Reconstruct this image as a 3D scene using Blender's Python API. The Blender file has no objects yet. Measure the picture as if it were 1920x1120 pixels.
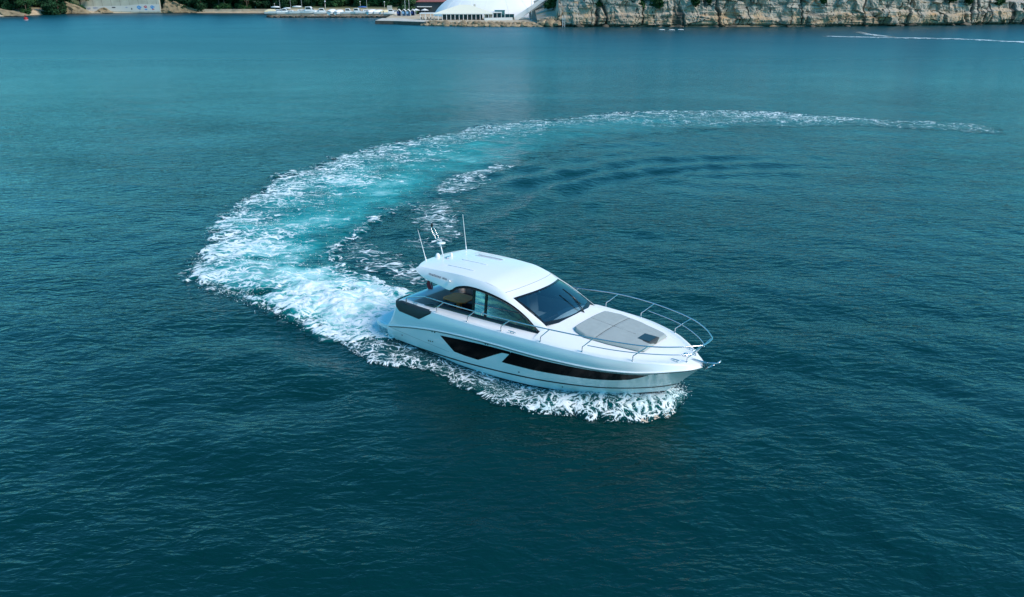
import bpy, math, random
import numpy as np
from mathutils import Vector, Matrix
R = math.radians
scene = bpy.context.scene
C = scene.collection
# ------------------------------------------------------------------ camera, sky, sun, exposure
cam = bpy.data.cameras.new('camera'); cam_o = bpy.data.objects.new('camera', cam); C.objects.link(cam_o)
cam.sensor_width = 36.0; cam.lens = 36.0 * 1450.72 / 1920.0
cam.clip_start = 0.3; cam.clip_end = 4000
cam_o.location = (0, 0, 11.884); cam_o.rotation_euler = (R(90 - 21.970), 0, 0)
scene.camera = cam_o
SUN_EL, SUN_AZ = R(43), R(118)            # azimuth from +Y towards +X
world = bpy.data.worlds.new('World'); scene.world = world; world.use_nodes = True
wt = world.node_tree; wn = wt.nodes; wn.clear()
sky = wn.new('ShaderNodeTexSky'); sky.sky_type = 'NISHITA'; sky.sun_disc = False
sky.sun_elevation = SUN_EL; sky.sun_rotation = SUN_AZ; sky.air_density = 1.3; sky.dust_density = 0.4; sky.ozone_density = 3.0
hs = wn.new('ShaderNodeHueSaturation'); hs.inputs['Saturation'].default_value = 1.15
wt.links.new(sky.outputs[0], hs.inputs['Color'])
bg = wn.new('ShaderNodeBackground'); bg.inputs['Strength'].default_value = 0.15
tint = wn.new('ShaderNodeMix'); tint.data_type = 'RGBA'; tint.blend_type = 'MULTIPLY'; tint.inputs[0].default_value = 1.0
tint.inputs[7].default_value = (0.31, 0.97, 1.05, 1)
wt.links.new(hs.outputs[0], tint.inputs[6]); wt.links.new(tint.outputs[2], bg.inputs['Color'])
wo = wn.new('ShaderNodeOutputWorld'); wt.links.new(bg.outputs[0], wo.inputs['Surface'])
sun = bpy.data.lights.new('sun', 'SUN'); sun.energy = 3.2; sun.angle = R(22); sun.color = (1.0, 0.83, 0.72)
sun_o = bpy.data.objects.new('sun', sun); C.objects.link(sun_o)
sd = Vector((math.sin(SUN_AZ) * math.cos(SUN_EL), math.cos(SUN_AZ) * math.cos(SUN_EL), math.sin(SUN_EL)))
sun_o.rotation_euler = sd.to_track_quat('Z', 'Y').to_euler(); sun_o.location = (60, 120, 120)
scene.view_settings.view_transform = 'Standard'; scene.view_settings.look = 'None'
scene.view_settings.gamma = 1.0; scene.view_settings.exposure = 0.36
rng = np.random.default_rng(7); random.seed(7)

# ------------------------------------------------------------------ helpers
def link(o, parent=None):
    C.objects.link(o)
    if parent is not None: o.parent = parent
    return o
def raw(name, V, F, mats, parent=None, smooth=True, midx=None):
    me = bpy.data.meshes.new(name)
    me.from_pydata([tuple(map(float, v)) for v in V], [], [tuple(int(i) for i in f) for f in F])
    for m in (mats if isinstance(mats, (list, tuple)) else [mats]): me.materials.append(m)
    if midx is not None: me.polygons.foreach_set('material_index', np.asarray(midx, dtype=np.int32))
    me.polygons.foreach_set('use_smooth', np.full(len(me.polygons), smooth))
    me.update()
    return link(bpy.data.objects.new(name, me), parent)
def fastmesh(name, V, Q, mat, attrs=None, smooth=True, parent=None):
    V = np.asarray(V, np.float32); Q = np.asarray(Q, np.int32); k = Q.shape[1]
    me = bpy.data.meshes.new(name); me.vertices.add(len(V)); me.vertices.foreach_set('co', V.ravel())
    me.loops.add(Q.size); me.loops.foreach_set('vertex_index', Q.ravel())
    me.polygons.add(len(Q)); me.polygons.foreach_set('loop_start', np.arange(len(Q), dtype=np.int32) * k)
    me.polygons.foreach_set('loop_total', np.full(len(Q), k, np.int32))
    me.polygons.foreach_set('use_smooth', np.full(len(Q), smooth))
    me.update(calc_edges=True); me.materials.append(mat)
    for nm, a in (attrs or {}).items():
        at = me.attributes.new(nm, 'FLOAT', 'POINT'); at.data.foreach_set('value', np.asarray(a, np.float32))
    return link(bpy.data.objects.new(name, me), parent)
def gridQ(n, m, off=0):
    i = np.arange(n * m).reshape(n, m) + off
    return np.stack([i[:-1, :-1], i[1:, :-1], i[1:, 1:], i[:-1, 1:]], -1).reshape(-1, 4)
class MB:
    def __init__(s): s.V = []; s.F = []
    def add(s, V, F):
        o = len(s.V); s.V += [tuple(map(float, v)) for v in V]; s.F += [tuple(int(i) + o for i in f) for f in F]; return s
    def grid(s, A, flip=False):
        A = np.asarray(A, float); n, m, _ = A.shape; Q = gridQ(n, m)
        return s.add(A.reshape(-1, 3), Q[:, ::-1] if flip else Q)
    def both(s, A):                       # starboard (y<0) and its mirror
        A = np.asarray(A, float); s.grid(A); return s.grid(A * [1, -1, 1], True)
    def box(s, x0, x1, y0, y1, z0, z1, taper=0.0):
        cx, cy = (x0 + x1) / 2, (y0 + y1) / 2; k = 1 - taper
        V = [(x0, y0, z0), (x1, y0, z0), (x1, y1, z0), (x0, y1, z0)] + [(cx + (x - cx) * k, cy + (y - cy) * k, z1) for x, y in ((x0, y0), (x1, y0), (x1, y1), (x0, y1))]
        return s.add(V, [(3, 2, 1, 0), (4, 5, 6, 7), (0, 1, 5, 4), (1, 2, 6, 5), (2, 3, 7, 6), (3, 0, 4, 7)])
    def prism(s, prof, axis, a, b):       # closed profile (2-D) pushed along an axis
        n = len(prof)
        f = {'y': lambda p, t: (p[0], t, p[1]), 'x': lambda p, t: (t, p[0], p[1]), 'z': lambda p, t: (p[0], p[1], t)}[axis]
        V = [f(p, a) for p in prof] + [f(p, b) for p in prof]
        return s.add(V, [tuple(range(n))[::-1], tuple(range(n, 2 * n))] + [(i, (i + 1) % n, n + (i + 1) % n, n + i) for i in range(n)])
    def tube(s, P, r, k=8, cap=True):
        P = np.asarray(P, float); n = len(P); r = np.broadcast_to(np.asarray(r, float), (n,))
        T = np.gradient(P, axis=0); T /= np.linalg.norm(T, axis=1)[:, None] + 1e-9
        up = np.array([0, 0, 1.0]) if abs(T[0, 2]) < .9 else np.array([1.0, 0, 0])
        V = []
        N = np.cross(T[0], up); N /= np.linalg.norm(N)
        for i in range(n):
            N = N - T[i] * N.dot(T[i]); N /= np.linalg.norm(N); B = np.cross(T[i], N)
            for j in range(k):
                a = 2 * math.pi * j / k; V.append(P[i] + r[i] * (math.cos(a) * N + math.sin(a) * B))
        F = [(i * k + j, i * k + (j + 1) % k, (i + 1) * k + (j + 1) % k, (i + 1) * k + j) for i in range(n - 1) for j in range(k)]
        if cap: F += [tuple(range(k))[::-1], tuple(range((n - 1) * k, n * k))]
        return s.add(V, F)
    def lathe(s, prof, c=(0, 0, 0), k=14):
        n = len(prof); V = [(c[0] + r * math.cos(2 * math.pi * j / k), c[1] + r * math.sin(2 * math.pi * j / k), c[2] + z) for r, z in prof for j in range(k)]
        F = [(i * k + j, i * k + (j + 1) % k, (i + 1) * k + (j + 1) % k, (i + 1) * k + j) for i in range(n - 1) for j in range(k)]
        return s.add(V, F + [tuple(range(k))[::-1], tuple(range((n - 1) * k, n * k))])
    def build(s, name, mat, parent=None, smooth=False, bevel=0, angle=35):
        o = raw(name, s.V, s.F, mat, parent, smooth)
        if bevel:
            b = o.modifiers.new('bevel', 'BEVEL'); b.width = bevel; b.segments = 3; b.limit_method = 'ANGLE'; b.angle_limit = R(30)
            o.data.polygons.foreach_set('use_smooth', np.full(len(o.data.polygons), True))
            b.harden_normals = True
        return o
def tag(o, label=None, cat=None, group=None, kind=None):
    if label: o['label'] = label
    if cat: o['category'] = cat
    if group: o['group'] = group
    if kind: o['kind'] = kind
    return o
def empty(name, loc=(0, 0, 0), rz=0, label=None, cat=None, group=None):
    o = bpy.data.objects.new(name, None); o.location = loc; o.rotation_euler = (0, 0, rz); link(o)
    return tag(o, label, cat, group)
def copy_tree(o, parent=None):
    c = o.copy(); C.objects.link(c); c.parent = parent
    for ch in [x for x in list(C.objects) if x.parent is o]: copy_tree(ch, c)
    return c
def spl(P, n):                            # Catmull-Rom resample
    P = np.asarray(P, float); d = np.r_[0, np.cumsum(np.linalg.norm(np.diff(P, axis=0), axis=1) ** .5)]
    m = np.gradient(P, d, axis=0) if len(P) > 2 else np.repeat((P[1] - P[0])[None] / d[1], 2, 0)
    u = np.linspace(0, d[-1], n) if np.isscalar(n) else np.interp(n, np.linspace(0, 1, len(d)), d)
    i = np.clip(np.searchsorted(d, u) - 1, 0, len(d) - 2); h = (d[i + 1] - d[i])[:, None]; t = ((u - d[i])[:, None]) / h
    return ((2*t**3-3*t**2+1)*P[i] + (t**3-2*t**2+t)*h*m[i] + (-2*t**3+3*t**2)*P[i+1] + (t**3-t**2)*h*m[i+1])
def pch(xs, ys):                          # monotone cubic
    xs = np.array(xs, float); ys = np.array(ys, float); h = np.diff(xs); d = np.diff(ys) / h
    m = np.zeros(len(xs)); m[0] = d[0]; m[-1] = d[-1]
    for i in range(1, len(xs) - 1):
        if d[i-1] * d[i] > 0:
            w1 = 2*h[i]+h[i-1]; w2 = h[i]+2*h[i-1]; m[i] = (w1+w2)/(w1/d[i-1]+w2/d[i])
    def f(x):
        x = np.clip(np.asarray(x, float), xs[0], xs[-1]); i = np.clip(np.searchsorted(xs, x) - 1, 0, len(xs) - 2)
        t = (x - xs[i]) / h[i]; t2 = t*t; t3 = t2*t
        return (2*t3-3*t2+1)*ys[i]+(t3-2*t2+t)*h[i]*m[i]+(-2*t3+3*t2)*ys[i+1]+(t3-t2)*h[i]*m[i+1]
    return f
def _hash(ix, iy, seed):
    n = (ix.astype(np.int64) * 374761393 + iy.astype(np.int64) * 668265263 + seed * 974711) & 0x7fffffff
    n = ((n ^ (n >> 13)) * 1274126177) & 0x7fffffff
    return ((n ^ (n >> 16)) & 0xffff) / 65535.0
def vnoise(x, y, seed=0):
    x = np.asarray(x, float); y = np.asarray(y, float); ix = np.floor(x); iy = np.floor(y); fx = x - ix; fy = y - iy
    fx = fx*fx*fx*(fx*(fx*6-15)+10); fy = fy*fy*fy*(fy*(fy*6-15)+10)
    a = _hash(ix, iy, seed); b = _hash(ix+1, iy, seed); c = _hash(ix, iy+1, seed); d = _hash(ix+1, iy+1, seed)
    return (a*(1-fx)+b*fx)*(1-fy)+(c*(1-fx)+d*fx)*fy
def fbm(x, y, oct=5, seed=0, rough=.55):
    t = 0; a = 1; s = 0
    for k in range(oct):
        t = t + a * vnoise(x * 2**k + 17.3*k, y * 2**k - 9.1*k, seed + k); s += a; a *= rough
    return t / s
def sst(a, b, x):
    t = np.clip((x - a) / (b - a), 0, 1); return t*t*(3-2*t)

# ------------------------------------------------------------------ materials
def pmat(name, col, rough=.5, metal=0., spec=.5, noise=0., scale=3., bump=0., bscale=20., coat=0.):
    m = bpy.data.materials.new(name); m.use_nodes = True; t = m.node_tree; b = t.nodes['Principled BSDF']
    b.inputs['Base Color'].default_value = (*col, 1); b.inputs['Roughness'].default_value = rough
    b.inputs['Metallic'].default_value = metal; b.inputs['Specular IOR Level'].default_value = spec
    if coat: b.inputs['Coat Weight'].default_value = coat; b.inputs['Coat Roughness'].default_value = .06
    if noise or bump:
        tc = t.nodes.new('ShaderNodeTexCoord')
    if noise:
        n = t.nodes.new('ShaderNodeTexNoise'); n.inputs['Scale'].default_value = scale; n.inputs['Detail'].default_value = 6
        t.links.new(tc.outputs['Object'], n.inputs['Vector'])
        r = t.nodes.new('ShaderNodeValToRGB'); r.color_ramp.elements[0].position = .3; r.color_ramp.elements[1].position = .7
        r.color_ramp.elements[0].color = (*[c*(1-noise) for c in col], 1); r.color_ramp.elements[1].color = (*[min(1, c*(1+noise*.6)) for c in col], 1)
        t.links.new(n.outputs['Fac'], r.inputs[0]); t.links.new(r.outputs[0], b.inputs['Base Color'])
    if bump:
        n2 = t.nodes.new('ShaderNodeTexNoise'); n2.inputs['Scale'].default_value = bscale; n2.inputs['Detail'].default_value = 5
        t.links.new(tc.outputs['Object'], n2.inputs['Vector'])
        bp = t.nodes.new('ShaderNodeBump'); bp.inputs['Strength'].default_value = bump; bp.inputs['Distance'].default_value = .02
        t.links.new(n2.outputs['Fac'], bp.inputs['Height']); t.links.new(bp.outputs[0], b.inputs['Normal'])
    return m
def glassmat(name, tint, refl=1.0, ior=1.52):
    m = bpy.data.materials.new(name); m.use_nodes = True; t = m.node_tree; n = t.nodes; n.clear()
    tr = n.new('ShaderNodeBsdfTransparent'); tr.inputs[0].default_value = (*tint, 1)
    gl = n.new('ShaderNodeBsdfGlossy'); gl.inputs['Roughness'].default_value = .03; gl.inputs[0].default_value = (refl, refl, refl, 1)
    fr = n.new('ShaderNodeFresnel'); fr.inputs[0].default_value = ior
    mx = n.new('ShaderNodeMixShader'); o = n.new('ShaderNodeOutputMaterial')
    t.links.new(fr.outputs[0], mx.inputs[0]); t.links.new(tr.outputs[0], mx.inputs[1]); t.links.new(gl.outputs[0], mx.inputs[2]); t.links.new(mx.outputs[0], o.inputs[0])
    return m
M = {
 'gel': pmat('white_gelcoat', (.80, .81, .82), .22, spec=.5, coat=.4),
 'deck': pmat('white_deck', (.80, .81, .81), .5, noise=.04, scale=1.2),
 'anti': pmat('antifouling', (.012, .016, .02), .6, noise=.3),
 'black': pmat('black_trim', (.008, .010, .012), .25),
 'hullglass': pmat('hull_glass', (.002, .003, .004), .22, spec=.08),
 'stripe': pmat('dark_stripe', (.012, .014, .018), .3),
 'rail_shade': pmat('grey_rail_shade', (.10, .11, .12), .5),
 'steel': pmat('stainless', (.62, .64, .66), .2, metal=1.0),
 'pad': pmat('grey_cushion', (.31, .355, .35), .85, noise=.06, scale=6, bump=.15, bscale=60),
 'seam': pmat('cushion_seam', (.06, .07, .072), .9),
 'bolster': pmat('dark_bolster', (.022, .030, .034), .55, noise=.2, scale=5, bump=.2, bscale=30),
 'tan': pmat('tan_leather', (.80, .22, .04), .6, noise=.2, scale=4),
 'white_seat': pmat('white_upholstery', (.40, .42, .42), .6),
 'grey': pmat('grey_panel', (.30, .32, .33), .5),
 'dgrey': pmat('dash_vinyl', (.045, .10, .15), .5),
 'red': pmat('red_cloth', (.38, .03, .04), .8),
 'screen': pmat('hatch_acrylic', (.02, .03, .035), .1),
 'teak': pmat('teak', (.30, .20, .11), .6, noise=.25, scale=8),
 'wglass': glassmat('windscreen_glass', (.50, .68, .78), ior=2.3),
 'sglass': glassmat('side_glass', (.03, .05, .055)),
}
# ------------------------------------------------------------------ water
wrng = np.random.default_rng(3)
WV = []
for k in range(46):
    lam = 1.1 * (6.0/1.1) ** wrng.random(); th = R(75) + wrng.normal() * .55
    WV.append((2*math.pi/lam*math.cos(th), 2*math.pi/lam*math.sin(th), wrng.random()*6.28, 0.0019*lam**.8))
def polydist(x, y, P):
    P = np.asarray(P, float); best = np.full(x.shape, 1e9); sg = np.zeros(x.shape); s = np.zeros(x.shape); L = 0
    for a, b in zip(P[:-1], P[1:]):
        d = b - a; l = math.hypot(*d); t = np.clip(((x-a[0])*d[0]+(y-a[1])*d[1])/l**2, 0, 1)
        q = np.hypot(x-a[0]-t*d[0], y-a[1]-t*d[1]); c = np.sign(d[0]*(y-a[1])-d[1]*(x-a[0])); m = q < best
        best = np.where(m, q, best); sg = np.where(m, c, sg); s = np.where(m, L+t*l, s); L += l
    return best*sg, s/L
CR1 = spl([(-2.6,37.8),(-1.58,40.2),(0,42.6),(3.07,48.4),(6.1,51.6),(8.9,53.4),(13,55.0),(19.2,55.6),(25,55)], 22)
CR2 = spl([(-3.3,47.2),(-1,49.4),(1.8,51.7),(6.1,55),(8.7,56.9),(12,58)], 14)
HULLP = [(4.6,21.4),(3.0,21.4),(.55,22.0),(-1.8,23.4),(-4.4,25.7)]
def H(x, y):
    x = np.asarray(x, float); y = np.asarray(y, float); z = np.zeros(x.shape)
    for kx, ky, ph, a in WV: z += a*np.sin(kx*x+ky*y+ph)
    z *= (.55+.9*vnoise(x*.05+3, y*.05, 5)) * np.clip(1.25-np.hypot(x, y)/110, 0, 1)
    n = (np.abs(x-8) < 25) & (y > 30) & (y < 70)
    if n.any():
        for P, amp in ((CR1, .10), (CR2, .06)):
            d, s = polydist(x[n], y[n], P); z[n] += amp*np.cos(2*math.pi*d/3.1)*np.exp(-(d/3.6)**2)*np.sin(np.pi*np.clip(s, 0, 1))**.6*(.45+1.1*vnoise(s*13+d*.4, d*.7, 8))
    n = (np.abs(x-1) < 12) & (y > 14) & (y < 34)
    if n.any():                            # bow wave shoulder along the near side of the hull
        d, s = polydist(x[n], y[n], HULLP); d = -d
        z[n] += .10*np.exp(-((np.abs(d)-1.1)/.7)**2)*np.sin(np.pi*np.clip(s*.85+.15, 0, 1)) - .05*np.exp(-((np.abs(d)-2.6)/.9)**2)
    return z
def node(t, typ, **kw):
    n = t.nodes.new(typ)
    for k, v in kw.items():
        if k in n.inputs.keys(): n.inputs[k].default_value = v
        else: setattr(n, k, v)
    return n
def mth(t, op, a, b=None, c=None, clamp=False):
    n = t.nodes.new('ShaderNodeMath'); n.operation = op; n.use_clamp = clamp
    for i, v in enumerate((a, b, c)):
        if v is None: continue
        if isinstance(v, (int, float)): n.inputs[i].default_value = v
        else: t.links.new(v, n.inputs[i])
    return n.outputs[0]
def smooth(t, v, a, b):
    n = t.nodes.new('ShaderNodeMapRange'); n.interpolation_type = 'SMOOTHSTEP'
    t.links.new(v, n.inputs[0])
    for i, q in ((1, a), (2, b)):
        if isinstance(q, (int, float)): n.inputs[i].default_value = q
        else: t.links.new(q, n.inputs[i])
    return n.outputs[0]
def vmap(t, vec, scale, rot=0.):
    n = t.nodes.new('ShaderNodeMapping'); n.vector_type = 'TEXTURE' if False else 'POINT'
    n.inputs['Scale'].default_value = scale; n.inputs['Rotation'].default_value = (0, 0, rot); t.links.new(vec, n.inputs[0]); return n.outputs[0]
def noise(t, vec, scale, detail=4, rough=.55, dist=0.):
    n = node(t, 'ShaderNodeTexNoise', Scale=scale, Detail=detail, Roughness=rough, Distortion=dist); t.links.new(vec, n.inputs['Vector']); return n.outputs['Fac']
def ripples(t, pos):
    """wind ripples as one height, in metres"""
    a = noise(t, vmap(t, pos, (.62, 1.15, 1), R(-14)), 1.0, 3, .5, .5)
    a = mth(t, 'SUBTRACT', 1., mth(t, 'ABSOLUTE', mth(t, 'MULTIPLY', mth(t, 'SUBTRACT', a, .5), 2.)))
    b = noise(t, vmap(t, pos, (1.5, 3.6, 1), R(-9)), 1.0, 3, .55, .5)
    c = noise(t, vmap(t, pos, (4.2, 9.0, 1), R(-18)), 1.0, 2, .5, .3)
    h = mth(t, 'ADD', mth(t, 'MULTIPLY', a, .17), mth(t, 'ADD', mth(t, 'MULTIPLY', b, .19), mth(t, 'MULTIPLY', c, .036)))
    bp = t.nodes.new('ShaderNodeBump'); bp.inputs['Distance'].default_value = WBUMP
    w1 = noise(t, vmap(t, pos, (.022, .05, 1), R(12)), 1., 4, .6, .8); w2 = noise(t, vmap(t, pos, (.09, .2, 1), R(-20)), 1., 3, .5, .5)
    t.links.new(smooth(t, mth(t, 'ADD', mth(t, 'MULTIPLY', w1, .65), mth(t, 'MULTIPLY', w2, .35)), .0, 1.1), bp.inputs['Strength'])
    t.links.new(h, bp.inputs['Height']); return bp.outputs[0]
WBUMP = .8
WCOL = (.0001, .0225, .0225); WCOL2 = (.001, .048, .066)
def water_bsdf(t, pos, colsock=None):
    b = t.nodes.new('ShaderNodeBsdfPrincipled'); b.inputs['Roughness'].default_value = .10; b.inputs['IOR'].default_value = 1.33
    t.links.new(ripples(t, pos), b.inputs['Normal'])
    if colsock is not None: t.links.new(colsock, b.inputs['Base Color'])
    return b
def mix_col(t, f, a, b):
    n = t.nodes.new('ShaderNodeMix'); n.data_type = 'RGBA'; t.links.new(f, n.inputs[0])
    for i, v in ((6, a), (7, b)):
        if isinstance(v, tuple): n.inputs[i].default_value = (*v, 1)
        else: t.links.new(v, n.inputs[i])
    return n.outputs[2]
def make_water_mat():
    m = bpy.data.materials.new('sea_water'); m.use_nodes = True; t = m.node_tree; t.nodes.clear()
    g = t.nodes.new('ShaderNodeNewGeometry'); pos = g.outputs['Position']
    sx = t.nodes.new('ShaderNodeSeparateXYZ'); t.links.new(pos, sx.inputs[0])
    f = noise(t, vmap(t, pos, (.02, .035, 1)), 1., 4, .6)
    col = mix_col(t, smooth(t, f, .35, .7), WCOL, tuple(c*1.35 for c in WCOL))
    sh = smooth(t, mth(t, 'ADD', sx.outputs[1], mth(t, 'MULTIPLY', f, 120.)), 85., 400.)   # shallower towards the shore
    col = mix_col(t, sh, col, WCOL2)
    b = water_bsdf(t, pos, col)
    t.links.new(mth(t, 'MULTIPLY_ADD', smooth(t, sx.outputs[1], 40., 190.), .20, .12), b.inputs['Roughness'])   # ripples too small to model far out
    o = t.nodes.new('ShaderNodeOutputMaterial'); t.links.new(b.outputs[0], o.inputs[0]); return m
def make_foam_mat(name, fine=1.0, streak=1.0, rot=0.):
    m = bpy.data.materials.new(name); m.use_nodes = True; t = m.node_tree; t.nodes.clear()
    g = t.nodes.new('ShaderNodeNewGeometry'); pos = g.outputs['Position']
    ad = t.nodes.new('ShaderNodeAttribute'); ad.attribute_name = 'dens'; aa = t.nodes.new('ShaderNodeAttribute'); aa.attribute_name = 'aer'
    dens, aer = ad.outputs['Fac'], aa.outputs['Fac']
    # warp the position so that the lace curls
    wn_ = node(t, 'ShaderNodeTexNoise', Scale=.9, Detail=3.); t.links.new(pos, wn_.inputs['Vector'])
    sub = t.nodes.new('ShaderNodeVectorMath'); sub.operation = 'MULTIPLY_ADD'; t.links.new(wn_.outputs['Color'], sub.inputs[0]); sub.inputs[1].default_value = (1.3, 1.3, 0); t.links.new(pos, sub.inputs[2])
    wp = sub.outputs[0]
    sp = vmap(t, wp, (streak*1.1*fine, 2.0*fine, 1), rot)
    v = t.nodes.new('ShaderNodeTexVoronoi'); v.feature = 'DISTANCE_TO_EDGE'; v.inputs['Scale'].default_value = 1.7; t.links.new(sp, v.inputs['Vector'])
    v2 = t.nodes.new('ShaderNodeTexVoronoi'); v2.feature = 'DISTANCE_TO_EDGE'; v2.inputs['Scale'].default_value = 4.3; t.links.new(sp, v2.inputs['Vector'])
    la = mth(t, 'SUBTRACT', 1., mth(t, 'MULTIPLY', v.outputs['Distance'], 3.2), clamp=True)
    lb = mth(t, 'SUBTRACT', 1., mth(t, 'MULTIPLY', v2.outputs['Distance'], 3.0), clamp=True)
    n1 = noise(t, sp, 1.3, 8, .62); n2 = noise(t, sp, .45, 3, .5)
    f = mth(t, 'ADD', mth(t, 'MULTIPLY', la, .26), mth(t, 'ADD', mth(t, 'MULTIPLY', lb, .16), mth(t, 'ADD', mth(t, 'MULTIPLY', n1, .62), mth(t, 'MULTIPLY', n2, .30))))
    f = mth(t, 'SUBTRACT', mth(t, 'MULTIPLY', f, 2.3), 1.06)       # about 0..1
    th = mth(t, 'SUBTRACT', 1.0, dens)
    fa = smooth(t, f, mth(t, 'SUBTRACT', th, .08), mth(t, 'ADD', th, .26))
    fa = mth(t, 'MULTIPLY', fa, smooth(t, dens, .02, .12))
    ta = mth(t, 'MULTIPLY', aer, mth(t, 'ADD', .55, mth(t, 'MULTIPLY', n2, .9)), clamp=True)
    b = water_bsdf(t, pos)
    n3 = noise(t, vmap(t, wp, (.30, .55, 1), rot), 1.0, 6, .55, .6)
    mk = mth(t, 'MULTIPLY', aer, mth(t, 'ADD', mth(t, 'MULTIPLY', n3, .75), mth(t, 'MULTIPLY', n1, .35)))
    mk = mth(t, 'ADD', mk, mth(t, 'MULTIPLY', dens, .22))
    colr = mix_col(t, smooth(t, mk, .05, .34), WCOL, (.002, .085, .088)); colr = mix_col(t, smooth(t, mk, .28, .62), colr, (.006, .25, .25)); colr = mix_col(t, smooth(t, mk, .50, .80), colr, (.42, .70, .69)); colr = mix_col(t, smooth(t, mth(t, 'ADD', mk, mth(t, 'MULTIPLY', dens, .25)), .86, 1.12), colr, (.78, .86, .86))
    t.links.new(colr, b.inputs['Base Color']); b.inputs['Roughness'].default_value = .12
    d = t.nodes.new('ShaderNodeBsdfPrincipled'); d.inputs['Roughness'].default_value = .7
    fc = mix_col(t, smooth(t, n1, .35, .65), (.46, .64, .66), (.82, .86, .87)); t.links.new(fc, d.inputs['Base Color'])
    bp = t.nodes.new('ShaderNodeBump'); bp.inputs['Strength'].default_value = .4; bp.inputs['Distance'].default_value = .10; t.links.new(f, bp.inputs['Height']); t.links.new(bp.outputs[0], d.inputs['Normal'])
    mx = t.nodes.new('ShaderNodeMixShader'); t.links.new(fa, mx.inputs[0]); t.links.new(b.outputs[0], mx.inputs[1]); t.links.new(d.outputs[0], mx.inputs[2])
    tr = t.nodes.new('ShaderNodeBsdfTransparent'); m2 = t.nodes.new('ShaderNodeMixShader')
    t.links.new(smooth(t, mth(t, 'MAXIMUM', dens, aer), .035, .12), m2.inputs[0]); t.links.new(tr.outputs[0], m2.inputs[1]); t.links.new(mx.outputs[0], m2.inputs[2])
    o = t.nodes.new('ShaderNodeOutputMaterial'); t.links.new(m2.outputs[0], o.inputs[0]); return m
def stretch(a, b, step, lo, hi, g=1.045, cap=9.):
    core = np.arange(a, b, step); up = []; s = step; x = core[-1]
    while x < hi: s = min(s*g, cap); x += s; up.append(x)
    dn = []; s = step; x = a
    while x > lo: s = min(s*g, cap); x -= s; dn.append(x)
    return np.r_[dn[::-1], core, up]
gx = stretch(-21, 27, .15, -520, 620); gy = stretch(9, 60, .15, -60, 560, 1.03)
XX, YY = np.meshgrid(gx, gy, indexing='ij')
fastmesh('sea', np.stack([XX, YY, H(XX, YY)], -1).reshape(-1, 3), gridQ(len(gx), len(gy)), make_water_mat())['kind'] = 'structure'

# wake: ribbons between two edge curves, given in world metres
def ribbon(name, outer, inner, dens, aer, ns, nw, mat, label, turb=.18, rag=.10, lift=None, line=0., cat='foam'):
    u = np.linspace(0, 1, ns)
    O = spl(outer, ns); I = spl(inner, ns); K = len(dens)
    D = np.stack([np.interp(u, np.linspace(0, 1, K), [d[j] for d in dens]) for j in range(len(dens[0]))], 1)
    A = np.stack([np.interp(u, np.linspace(0, 1, K), [d[j] for d in aer]) for j in range(len(aer[0]))], 1)
    w = np.linspace(-.22, 1.22, nw); P = O[:, None] + (I-O)[:, None]*w[None, :, None]
    x, y = P[..., 0], P[..., 1]
    wr = w[None] + rag*(fbm(x*.5, y*.5, 4, 21)-.5)*2.2 + rag*.7*(fbm(x*2.1, y*2.1, 3, 25)-.5)*2
    k = np.linspace(0, 1, D.shape[1])
    def prof(T): return np.stack([np.interp(np.clip(wr[i], 0, 1), k, T[i]) for i in range(ns)])
    ed = sst(-.10, .06, wr)*(1-sst(.92, 1.10, wr))
    de = prof(D)*ed; ae = prof(A)*sst(-.12, .15, wr)*(1-sst(.75, 1.18, wr))
    if line: de = np.maximum(de, line*np.exp(-((wr-1.0)/.045)**2)*sst(.55, .68, u)[:, None]*(1-sst(.97, 1., u))[:, None])
    fadeend = sst(0, .05, u)[:, None]; de = de*fadeend; ae = ae*fadeend
    de = np.clip(de+(.40+.40*sst(.35, .6, u))[:, None]*np.clip(de+.15, 0, 1)*(fbm(x*.22, y*.22, 4, 31)-.52)*2, 0, 1)*ed
    ae = ae*np.clip(.72+.56*fbm(x*.28+9, y*.28, 4, 35), 0, 1.15)
    if cat == 'wake':
        for hx, hy, rx, ry, am in HOLES: hh = am*np.exp(-((x-hx)/rx)**2-((y-hy)/ry)**2); de = de*(1-hh); ae = ae*(1-.8*hh)
    rise = sst(.06, .40, np.maximum(de, .8*ae))
    z = H(x, y)+.005+.015*rise + turb*(1-.55*sst(.9, 1, u))[:, None]*np.clip(de, 0, 1)*(fbm(x*.9, y*.9, 5, 41)**1.3)*rise
    if lift is not None: z += rise*lift(u[:, None], wr)*(.55+.9*fbm(x*1.4, y*1.4, 4, 51))
    V = np.stack([x, y, z], -1).reshape(-1, 3); Q = gridQ(ns, nw); dv, av = de.ravel(), ae.ravel()
    keep = (np.maximum(dv, av)[Q].max(1) > .035); Q = Q[keep]
    us = np.unique(Q); rm = np.full(len(V), -1); rm[us] = np.arange(len(us))
    o = fastmesh(name, V[us], rm[Q], mat, {'dens': dv[us], 'aer': av[us]})
    return tag(o, label, cat, None, 'stuff')
HOLES = [(-10.5,29.7,.95,.42,.98), (-9.05,33.7,.6,.5,.8), (-9.9,37.8,.7,.6,.7), (-13.4,40.4,.6,.6,.6), (-11.8,34.2,.7,.35,.6), (-7.0,29.9,.5,.4,.5), (-12.0,46.5,1.0,1.2,.6), (-8.6,53,1.2,1.6,.6)]
FM = make_foam_mat('wake_foam')
OUT = [(46.2,69.5),(42.7,73.0),(37.4,75.2),(33.2,76.5),(28.1,79.4),(22.7,81.2),(13,80.05),(4.66,76.3),(-2.92,71.3),(-6.47,67.5),(-9.6,63.5),(-12.8,58),(-15.2,52.1),(-15.95,45.9),(-15.7,39.7),(-14.9,35.7),(-14.1,32.3),(-12.6,30.3),(-10.6,28.7),(-8.6,27.2),(-6.6,25.9),(-5.1,25.5),(-4.3,25.4)]
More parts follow.
